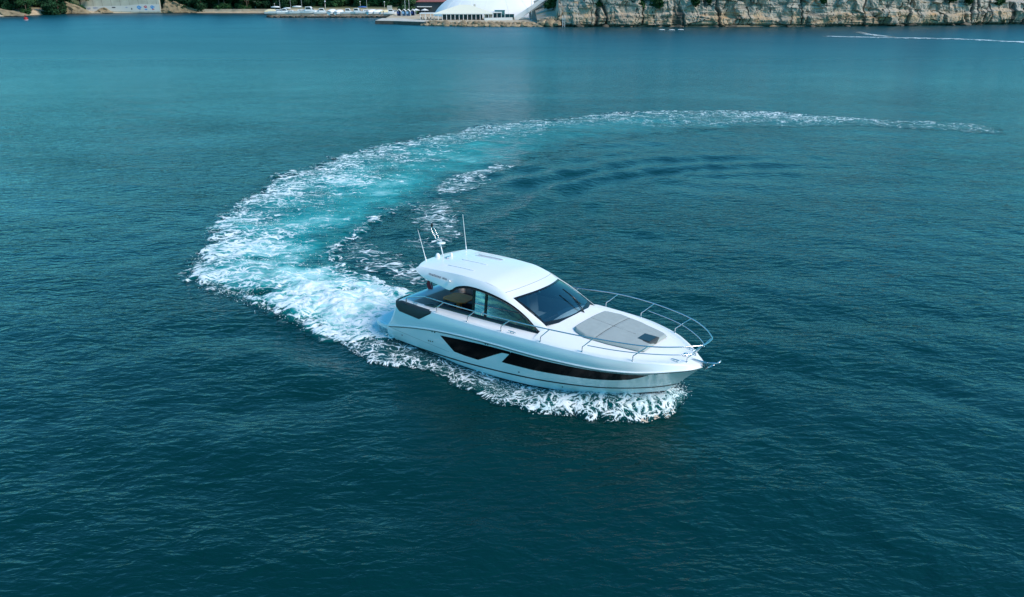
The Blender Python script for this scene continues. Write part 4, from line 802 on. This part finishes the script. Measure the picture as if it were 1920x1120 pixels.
# boats on the jetty
bw = pmat('boat_white', (.74, .75, .76), .35); bd = pmat('boat_window', (.03, .04, .05), .15); blue = pmat('blue_cover', (.02, .10, .32), .7); cream = pmat('cream_cover', (.62, .55, .36), .8); alu = pmat('mast_alloy', (.55, .55, .52), .4, metal=.6); yel = pmat('yellow_paint', (.55, .42, .06), .6)
def boathull(L, W, h):
    g = []
    for t_ in np.linspace(0, 1, 14):
        hw = W/2*(1-max(0, (t_-.45)/.55)**2.2)*(.88+.12*min(1, t_*4)); x = -L/2+L*t_; sh_ = h*(1+.25*t_*t_)
        g.append([(x, -hw, sh_), (x-.15*t_, -hw*.85, sh_*.45), (x-.35*t_, 0, .0+.3*h*t_**3), (x-.15*t_, hw*.85, sh_*.45), (x, hw, sh_)])
    g = np.array(g); mb = MB(); mb.grid(g, True); mb.grid(np.stack([g[:, 0], g[:, 4]*[1, 1, 1]], 1)); mb.add(g[0], [(0, 1, 2, 3, 4)]); return mb
def motorboat():
    r = empty('motor_boat'); boathull(5.2, 1.9, .85).build('hull', bw, r)
    c = MB(); c.prism([(-.9, .88), (-.8, 1.75), (.5, 1.8), (1.2, 1.05), (1.7, 1.0), (1.75, .9)], 'y', -.72, .72); cb = c.build('cabin', bw, r, bevel=.05)
    w = MB(); w.add([(.52, -.66, 1.76), (.52, .66, 1.76), (1.17, .66, 1.1), (1.17, -.66, 1.1)], [(0, 1, 2, 3)])
    for s in (-1, 1): w.add([(-.7, s*.73, 1.2), (.8, s*.73, 1.2), (.45, s*.73, 1.66), (-.68, s*.73, 1.66)], [(0, 1, 2, 3)])
    w.build('cabin_window', bd, cb); e = MB(); e.box(-2.75, -2.45, -.2, .2, .45, 1.25); e.build('outboard_motor', bd, r, bevel=.05); return r
def sailboat(cov, mh=11):
    r = empty('sailing_boat'); boathull(6.6, 2.1, .95).build('hull', bw, r); c = MB(); c.prism([(-.8, .98), (-.7, 1.42), (1.2, 1.38), (1.9, 1.05)], 'y', -.62, .62); cb = c.build('cabin', bw, r, bevel=.05)
    w = MB()
    for s in (-1, 1): w.add([(-.5, s*.63, 1.12), (1.2, s*.63, 1.12), (1.1, s*.63, 1.28), (-.5, s*.63, 1.28)], [(0, 1, 2, 3)])
    w.build('cabin_window', bd, cb); m_ = MB(); m_.tube([(.6, 0, 1), (.5, 0, mh)], [.085, .06], 8); ms_ = m_.build('mast', alu, r, True); b_ = MB(); b_.tube([(.55, 0, 1.95), (-2.4, 0, 2.0)], .06, 6); bo2 = b_.build('boom', alu, ms_, True)
    s_ = MB(); s_.tube([(.4, 0, 2.1), (-1, 0, 2.12), (-2.3, 0, 2.08)], [.16, .2, .1], 8); s_.build('sail_cover', cov, bo2, True); return r
def coveredboat(m):
    r = empty('covered_boat'); boathull(4.6, 1.8, .8).build('hull', bw, r); g = np.array([[(x, .92*(1-max(0, (x+.2)/2.6)**2)*math.sin(a), .8+.75*math.cos(a)*(1-abs(x/2.5)**3)+.02) for a in np.linspace(-math.pi/2, math.pi/2, 9)] for x in np.linspace(-2.25, 2.2, 12)]); c = MB(); c.grid(g); c.build('tarpaulin', m, r, True); return r
mbp = motorboat(); sbp = sailboat(bw); sbb = sailboat(blue, 12); cbp = coveredboat(cream); cbw = coveredboat(bw); ub = set()
BT = [(cbp, -100.2, .3, 'small boat under a cream tarpaulin, alone at the left tip of the jetty', 1.), (sbp, -96.2, .1, 'white sailing boat with tall bare mast, leftmost masted boat on the jetty', 1.05), (mbp, -93.8, .2, 'white motor boat between the two leftmost masts on the jetty', 1.), (sbp, -91.6, -.1, 'white sailing boat second of the masted boats from the jetty tip', .9), (sbp, -87.2, .15, 'white sailing boat third of the masted boats, brightest mast on the jetty', 1.1),
 (mbp, -83.6, 0, 'largest white cabin motor boat right of the third mast', 1.3), (mbp, -78.4, .2, 'white cabin motor boat beside the lamp post on the jetty', 1.05), (cbw, -73.9, 1.2, 'boat under a plain white cover right of the lamp post', 1.05), (cbw, -71.0, 1.0, 'boat under white cover in the middle of the jetty row', .95), (mbp, -67.6, .1, 'pale motor boat with dark outboard in the middle of the jetty row', 1.), (mbp, -63.9, -.1, 'white motor boat with flat cabin left of the blue-covered yacht', 1.05), (sbb, -60.4, .2, 'sailing boat with a rolled blue sail cover and tall mast', 1.05), (cbw, -57.4, .8, 'white covered boat right beside the blue-covered sailing boat', 1.)]
BT += [(cbw, -54.6, .4, 'white covered boat behind the quay tip, left of a cream one', .95), (cbp, -52.0, .5, 'cream covered boat near the quay tip', .9), (mbp, -49.3, .2, 'white motor boat closest to the quay tip', .95)]
for p_, x, rz, lab, s in BT:
    o = p_ if p_ not in ub else copy_tree(p_); ub.add(p_); o.location = (x, float(shy(x))+2.1, .95); o.rotation_euler = (0, 0, rz); o.scale = (s*1.2, s*1.25, s*1.4); tag(o, lab, 'boat', 'boats laid up along the jetty')
# parked cars
def carproto():
    r = empty('parked_car'); b_ = MB(); b_.prism([(-2.1, .35), (-2.15, .85), (-1.9, 1.0), (1.2, .95), (2.05, .75), (2.1, .35)], 'y', -.85, .85); b_.build('body', bw, r, bevel=.08)
    c_ = MB(); c_.prism([(-1.9, .98), (-1.6, 1.48), (.2, 1.5), (1.1, .95)], 'y', -.74, .74); c_.build('roof', bw, r, bevel=.06); w_ = MB()
    for s in (-1, 1): w_.add([(-1.6, s*.75, 1.03), (.85, s*.75, 1.0), (.15, s*.75, 1.4), (-1.45, s*.75, 1.4)], [(0, 1, 2, 3)])
    w_.add([(.25, -.68, 1.47), (.25, .68, 1.47), (1.08, .68, 1.0), (1.08, -.68, 1.0)], [(0, 1, 2, 3)]); w_.build('window', bd, r)
    for x in (-1.3, 1.3):
        for s in (-1, 1): y_ = MB(); y_.tube([(x, s*.72, .32), (x, s*.9, .32)], .32, 14); wh_ = y_.build('wheel', bd, r)
    return r
cpz = carproto()
for k, (x, y, rz, lab) in enumerate(((-56.6, 349, 0, 'white parked car leftmost of the five cars behind the jetty boats'), (-52.6, 348, .1, 'white parked car second from left behind the jetty boats'), (-49.2, 346, 0, 'white parked car under the square notice board'), (-54.6, 353, .05, 'white parked car in the rear row nearest the sea wall, left one'), (-50, 353, 0, 'white parked car in the rear row, right one by the board'))):
    o = cpz if k == 0 else copy_tree(cpz); o.location = (x, y, .97); o.rotation_euler = (0, 0, rz); tag(o, lab, 'car', 'cars parked behind the jetty')
# lamp posts, flag poles, board
def lamp():
    r = empty('street_lamp'); p_ = MB(); p_.tube([(0, 0, 0), (0, 0, 5.0)], [.075, .05], 8); p_.lathe([(.14, 0), (.12, .25), (.08, .3)], k=10); p_.build('post', alu, r, True); h_ = MB(); h_.lathe([(.05, 5.0), (.26, 5.1), (.28, 5.3), (.10, 5.5)], k=12); h_.build('lamp_head', bw, r, True); return r
lpz = lamp()
for k, (x, y, z, s, lab) in enumerate(((-104.5, 364, 1.6, .6, 'short lamp post at the left end of the sea wall near the jetty tip'), (-77, 341, .95, 1., 'tall lamp post standing among the jetty boats'), (-66.6, 363, 1.9, .72, 'lamp post behind the middle of the boat row'), (-55.2, 358, 1.2, .85, 'lamp post behind the parked cars'))):
    o = lpz if k == 0 else copy_tree(lpz); o.location = (x, y, z); o.scale = (s*1.2, s*1.2, s); tag(o, lab, 'street lamp', 'lamp posts by the jetty')
for k, (x, lab) in enumerate(((-43.2, 'thin pale flag pole left of a pair by the gazebos'), (-41.6, 'thin pale flag pole right of a pair by the gazebos'))):
    p_ = MB(); p_.tube([(0, 0, 0), (0, 0, 8.5)], [.07, .04], 8); p_.lathe([(.09, 8.5), (.09, 8.62), (.02, 8.7)], k=10); p_.lathe([(.2, 0), (.16, .2), (.08, .25)], k=10); o = p_.build('flag_pole', bw, None, True); o.location = (x, 334, 1.0); tag(o, lab, 'pole', 'flag poles by the gazebos')
bdz = empty('notice_board', (-50.4, 340.5, .95), 0, 'square pale notice board on a post behind the jetty', 'sign'); p_ = MB(); p_.box(-1.0, 1.0, -.05, .05, 2.0, 3.6); p_.build('board', conc, bdz, bevel=.02); p_ = MB(); p_.tube([(-.7, 0, 0), (-.7, 0, 2.0)], .06, 6); p_.build('post', alu, bdz); p_ = MB(); p_.tube([(.7, 0, 0), (.7, 0, 2.0)], .06, 6); p_.build('post', alu, bdz)
# gazebos, parasols, dark building
lblue = pmat('light_blue_canvas', (.22, .42, .66), .8); dblue = pmat('dark_blue_canvas', (.02, .06, .20), .8); canvas = pmat('white_canvas', (.74, .75, .74), .8)
def gazebo(m):
    r = empty('gazebo'); t_ = MB(); t_.prism([(-.95, 1.75), (0, 2.65), (.95, 1.75), (.8, 1.75), (0, 2.5), (-.8, 1.75)], 'y', -1, 1); t_.build('canopy', canvas, r)
    p_ = MB(); p_.box(-.72, .72, .9, .94, .1, 1.8); p_.box(-.84, -.8, -.95, .9, .1, 1.75); p_.box(.8, .84, -.95, .9, .1, 1.75); p_.add([(-.7, -.96, 1.0), (.1, -.96, .8), (.1, -.96, 1.75), (-.7, -.96, 1.75)], [(0, 1, 2, 3)]); p_.build('side_curtain', m, r)
    for sx_ in (-.85, .85):
        for sy in (-.95, .95): q_ = MB(); q_.box(sx_-.05, sx_+.05, sy-.05, sy+.05, 0, 1.78); q_.build('leg', canvas, r)
    return r
for x, m, lab in ((-44.6, dblue, 'white peaked gazebo with dark blue inside, leftmost of four'), (-42.6, lblue, 'white and pale blue peaked gazebo, second of four'), (-40.9, lblue, 'brightest blue peaked gazebo, third of four'), (-39.3, dblue, 'white peaked gazebo with dark blue curtain, rightmost of four')):
    o = gazebo(m); o.location = (x, 326+rr_.uniform(-1, 1), .98); tag(o, lab, 'gazebo', 'peaked gazebos on the shore')
def parasol():
    r = empty('parasol'); c_ = MB(); k = 8; c_.add([(0, 0, 3.0)]+[(1.55*math.cos(2*math.pi*i/k), 1.55*math.sin(2*math.pi*i/k), 2.35) for i in range(k)]+[(0, 0, 2.9)]+[(1.5*math.cos(2*math.pi*i/k), 1.5*math.sin(2*math.pi*i/k), 2.3) for i in range(k)], [(0, 1+i, 1+(i+1) % k) for i in range(k)]+[(k+1, k+2+(i+1) % k, k+2+i) for i in range(k)]); c_.build('canopy', canvas, r); p_ = MB(); p_.tube([(0, 0, 0), (0, 0, 2.95)], .04, 6); p_.lathe([(.25, 0), (.22, .06), (.05, .1)], k=10); p_.build('pole', bw, r); return r
pz = parasol()
for k, (x, lab) in enumerate(((-37.3, 'white peaked parasol nearer the gazebos'), (-33.9, 'white peaked parasol nearer the white dome'))):
    o = pz if k == 0 else copy_tree(pz); o.location = (x, 321, 1.02); o.scale = (1.05, 1.05, .95); tag(o, lab, 'parasol', 'white parasols by the dome')
db = empty('dark_building', (-35.5, 350, .9), 0, 'dark low building with reddish roof partly hidden by the white dome', 'building'); p_ = MB(); p_.box(-7, 9, 0, 9, 0, 4.9); p_.build('wall', pmat('dark_teal_wall', (.02, .04, .05), .6), db); p_ = MB(); p_.prism([(-.8, 4.85), (4.5, 7.2), (9.8, 4.85), (9.8, 5.05), (4.5, 7.4), (-.8, 5.05)], 'x', -7.6, 9.6); p_.build('roof', pmat('red_tile', (.26, .09, .08), .8, noise=.3), db)
p_ = MB(); p_.box(-4.5, 1.6, -2.2, -.02, 2.9, 3.12); p_.build('awning', canvas, db, bevel=.02)
for x in (-3.5, -1.2, 1.1): p_ = MB(); p_.box(x-.5, x+.5, -.06, .02, .8, 2.3); p_.build('window', bd, db)
# white dome
dmz = empty('sports_dome', (-7, 327, .9), 0, 'huge white fabric sports dome behind the restaurant canopy', 'dome'); ex = 1.5; g = []
for ph in np.linspace(0, 1, 26):
    zz_ = 13*math.sin(ph*math.pi/2); k_ = (max(0, 1-(zz_/13)**ex))**(1/ex); g.append([(24*k_*math.copysign(abs(math.cos(a))**.8, math.cos(a)), 17*k_*math.copysign(abs(math.sin(a))**.8, math.sin(a)), zz_) for a in np.linspace(0, 2*math.pi, 73)])
p_ = MB(); p_.grid(np.array(g)); p_.build('membrane', pmat('dome_membrane', (.80, .80, .81), .5, noise=.05, scale=.2), dmz, True); g = np.array(g)
for j in (39, 44, 47, 50, 53, 56, 60, 66): p_ = MB(); p_.tube(g[:-1, j]*[1.001, 1.002, 1], .035, 5); p_.build('seam', canvas, dmz, True)
# restaurant
glz = pmat('teal_glass', (.01, .05, .065), .08); rest = empty('restaurant', (-16.9, 287, 1.05), 0, 'seafront restaurant under a cream hipped canopy with white posts and teal glass', 'restaurant')
cn = pmat('cream_canopy', (.68, .67, .55), .8); p_ = MB(); p_.add([(-10.4, -1, 2.1), (10.4, -1, 2.1), (10.4, 9, 2.1), (-10.4, 9, 2.1), (-1.5, 4, 4.9), (1.8, 4, 4.9)], [(0, 1, 5, 4), (1, 2, 5), (2, 3, 4, 5), (3, 0, 4), (3, 2, 1, 0)]); cnp = p_.build('canopy', cn, rest); p_ = MB(); p_.box(-10.45, 10.45, -1.06, -1.0, 1.85, 2.12); p_.build('valance', canvas, cnp)
p_ = MB(); p_.box(-7.6, 6.6, .4, .46, .1, 1.95); p_.build('glass_wall', glz, rest)
for x in np.linspace(-10.2, 10.2, 15): p_ = MB(); p_.box(x-.10, x+.10, -.95, -.75, 0, 1.9); p_.build('post', bw, rest)
p_ = MB(); p_.box(-15.3, -9.6, -.6, 6, 2.0, 2.2); p_.build('flat_canopy', canvas, rest)
for x in (-15, -13.2, -11.4): p_ = MB(); p_.box(x-.09, x+.09, -.5, -.3, 0, 2.0); p_.build('post', bw, rest)
p_ = MB(); p_.box(6.8, 13.4, -.3, 5.5, 2.25, 2.6); p_.build('flat_canopy', canvas, rest); p_ = MB(); p_.box(7.0, 10.0, .2, 5, 0, 2.2); p_.build('wall', conc, rest); p_ = MB(); p_.box(8.0, 9.0, .14, .2, 0, 2.0); p_.build('door', bd, rest); p_ = MB(); p_.box(10.4, 13.2, .5, .56, .1, 2.2); p_.build('glass_wall', glz, rest)
for x in (10.2, 11.7, 13.2): p_ = MB(); p_.box(x-.08, x+.08, -.2, -.05, 0, 2.25); p_.build('post', bw, rest)
p_ = MB(); p_.box(-.2, 1.3, 4.6, 6.2, 4.0, 4.6); p_.box(3.3, 4.0, 5, 6, 3.9, 5.0); p_.build('roof_vent', conc, rest)
chz = empty('terrace_chair'); p_ = MB(); p_.box(-.22, .22, -.22, .22, .42, .47); p_.build('seat', bd, chz); p_ = MB(); p_.box(-.22, .22, .18, .22, .47, .9); p_.build('backrest', bd, chz)
for sx_ in (-.2, .2):
    for sy in (-.2, .2): p_ = MB(); p_.box(sx_-.02, sx_+.02, sy-.02, sy+.02, 0, .42); p_.build('leg', bd, chz)
for k, x in enumerate((-31.5, -30.6, -29.2, -28.3, -27.2, -14.6, -13.3, -12.1, -8.9)):
    o = chz if k == 0 else copy_tree(chz); o.location = (x, 285.2+.4*(k % 3), 1.05); o.rotation_euler = (0, 0, k*1.3); tag(o, 'small dark terrace chair on the restaurant front under the canopy edge', 'chair', 'dark chairs on the restaurant terrace')
kb = empty('kiosk', (-4.3, 288, 1.05), 0, 'small teal box kiosk at the right end of the restaurant', 'kiosk'); p_ = MB(); p_.box(-1.75, 1.75, 0, 3, 0, 3.0); p_.build('wall', pmat('teal_paint', (.04, .17, .19), .6, noise=.15), kb, bevel=.04); p_ = MB(); p_.box(-1.6, 1.6, -.05, .02, .3, 1.75); p_.build('window', glz, kb); p_ = MB(); p_.box(-1.9, 1.9, -.1, 3.1, 3.0, 3.12); p_.build('roof', pmat('teal_roof', (.06, .20, .22), .6), kb)
gf = empty('glass_screen', (-.9, 289, 1.05), 0, 'dark glass screen panel between the teal kiosk and the white stair', 'fence'); p_ = MB(); p_.box(-1.5, 1.6, 0, .05, .1, 1.85); p_.build('panel', glz, gf)
for x in (-1.5, .05, 1.6): p_ = MB(); p_.box(x-.05, x+.05, -.04, .1, 0, 1.9); p_.build('post', alu, gf)
p_ = MB(); p_.prism([(-9.4, .95), (.2, .95), (.2, 1.9), (-.1, 1.95), (-9.1, 1.8), (-9.4, 1.7)], 'y', 283.0, 283.6); o = p_.build('parapet_wall', canvas, None, bevel=.06); tag(o, 'low white parapet wall on the rocks in front of the teal kiosk', 'wall')
# white stair and gabled building
sth = empty('outdoor_stair', (0, 284.5, 1.0), 0, 'white straight stair with solid balustrade climbing right beside the dome', 'stair')
for y in (0, 1.8): p_ = MB(); p_.prism([(.9, .1), (1.2, 1.3), (12.2, 8.3), (12.4, 7.2), (2.2, .1)], 'y', y, y+.12); p_.build('balustrade', bw, sth)
p_ = MB()
for k in range(30): p_.box(1.6+k*.36, 1.96+k*.36, .12, 1.8, -.1+k*.22, .12+k*.22)
p_.build('flight', conc, sth)
p_ = MB()
for k in range(12): p_.box(1.5+k*.42, 1.54+k*.42, -.6, -.56, 0, 1.1)
p_.box(1.4, 6.3, -.61, -.55, 1.08, 1.14); p_.build('railing', bw, sth)
gb = empty('gabled_house', (0, 286.8, 1.0), 0, 'white house with steep lean-to roof and blue lettering under the cliff', 'house'); p_ = MB(); p_.prism([(6.0, 0), (13.0, 0), (13.0, 6.9), (6.0, 3.4)], 'y', 0, 7); p_.build('wall', pmat('pale_blue_wall', (.52, .57, .62), .8), gb); p_ = MB(); p_.prism([(5.4, 3.25), (13.6, 7.35), (13.6, 7.65), (5.4, 3.55)], 'y', -.5, 7.4); p_.build('roof', bw, gb); p_ = MB(); p_.box(6.5, 7.0, -.05, .02, .3, 1.8); p_.build('door', bd, gb)
sg_ = MB(); lr = random.Random(9)
for x0, z0, n_l, w_ in ((9.0, 3.35, 6, .26), (9.9, 2.75, 7, .25), (8.2, 3.1, 2, .14)):
    for k in range(n_l):
        xx_ = x0+k*w_; sg_.box(xx_, xx_+.06, -.05, -.01, z0-.2, z0+.2+lr.random()*.12)
        if lr.random() > .3: sg_.box(xx_+.06, xx_+w_*.62, -.05, -.01, z0+lr.choice([-.2, 0, .14]), z0+.22)
sg_.build('lettering', pmat('sign_blue', (.06, .16, .36), .6), gb)
p_ = MB(); p_.tube([(0, 0, 0), (0, 0, 8.5)], [.12, .10], 10); p_.lathe([(.3, 0), (.26, .25), (.12, .3)], k=12); o = p_.build('white_post', bw, None, True); o.location = (6.75, 283.6, .9); tag(o, 'tall white post in front of the white stair', 'post')
# ladder, buoy, floats
ld_ = empty('ladder', (16.2, 256.9, .2), 0, 'thin pale swimming ladder on the rock at the foot of the pillar', 'ladder')
for x in (-.35, .35): p_ = MB(); p_.tube([(x, .2, -.4), (x, 0, 2.9), (x, .5, 3.2)], .06, 6); p_.build('rail', bw, ld_)
for k in range(6): p_ = MB(); p_.tube([(-.35, .16-.03*k, .2+.45*k), (.35, .16-.03*k, .2+.45*k)], .045, 6); p_.build('rung', bw, ld_)
bu = empty('buoy', (-184.5, 312, 0), 0, 'red buoy floating off the far left shore', 'buoy'); p_ = MB(); p_.lathe([(.45, -.3), (.75, .0), (.75, .7), (.55, .95), (.18, 1.15)], k=18); p_.build('float', pmat('buoy_red', (.30, .008, .01), .5), bu, True); p_ = MB(); p_.lathe([(.10, 1.1), (.10, 1.6), (.22, 1.62), (.22, 1.85), (.05, 1.95)], k=10); p_.build('topmark', pmat('buoy_top', (.5, .08, .06), .5), bu, True); p_ = MB(); p_.lathe([(.78, -.02), (.82, .05), (.78, .12)], k=18); p_.build('collar', bw, bu, True)
for k, (x, y) in enumerate(((43.6, 238), (46.3, 237), (49.2, 238.5))):
    p_ = MB(); p_.tube([(-.9, 0, .12), (-.6, 0, .2), (.6, 0, .2), (.9, 0, .12)], [.05, .10, .10, .05], 10); p_.tube([(-.2, 0, .28), (0, 0, .36), (.2, 0, .28)], .03, 6); o = p_.build('mooring_float', bw, None, True); o.location = (x, y, float(H(np.array([x]), np.array([y]))[0])); tag(o, 'small white mooring float in a row of three below the cliff', 'float', 'white floats below the cliff')
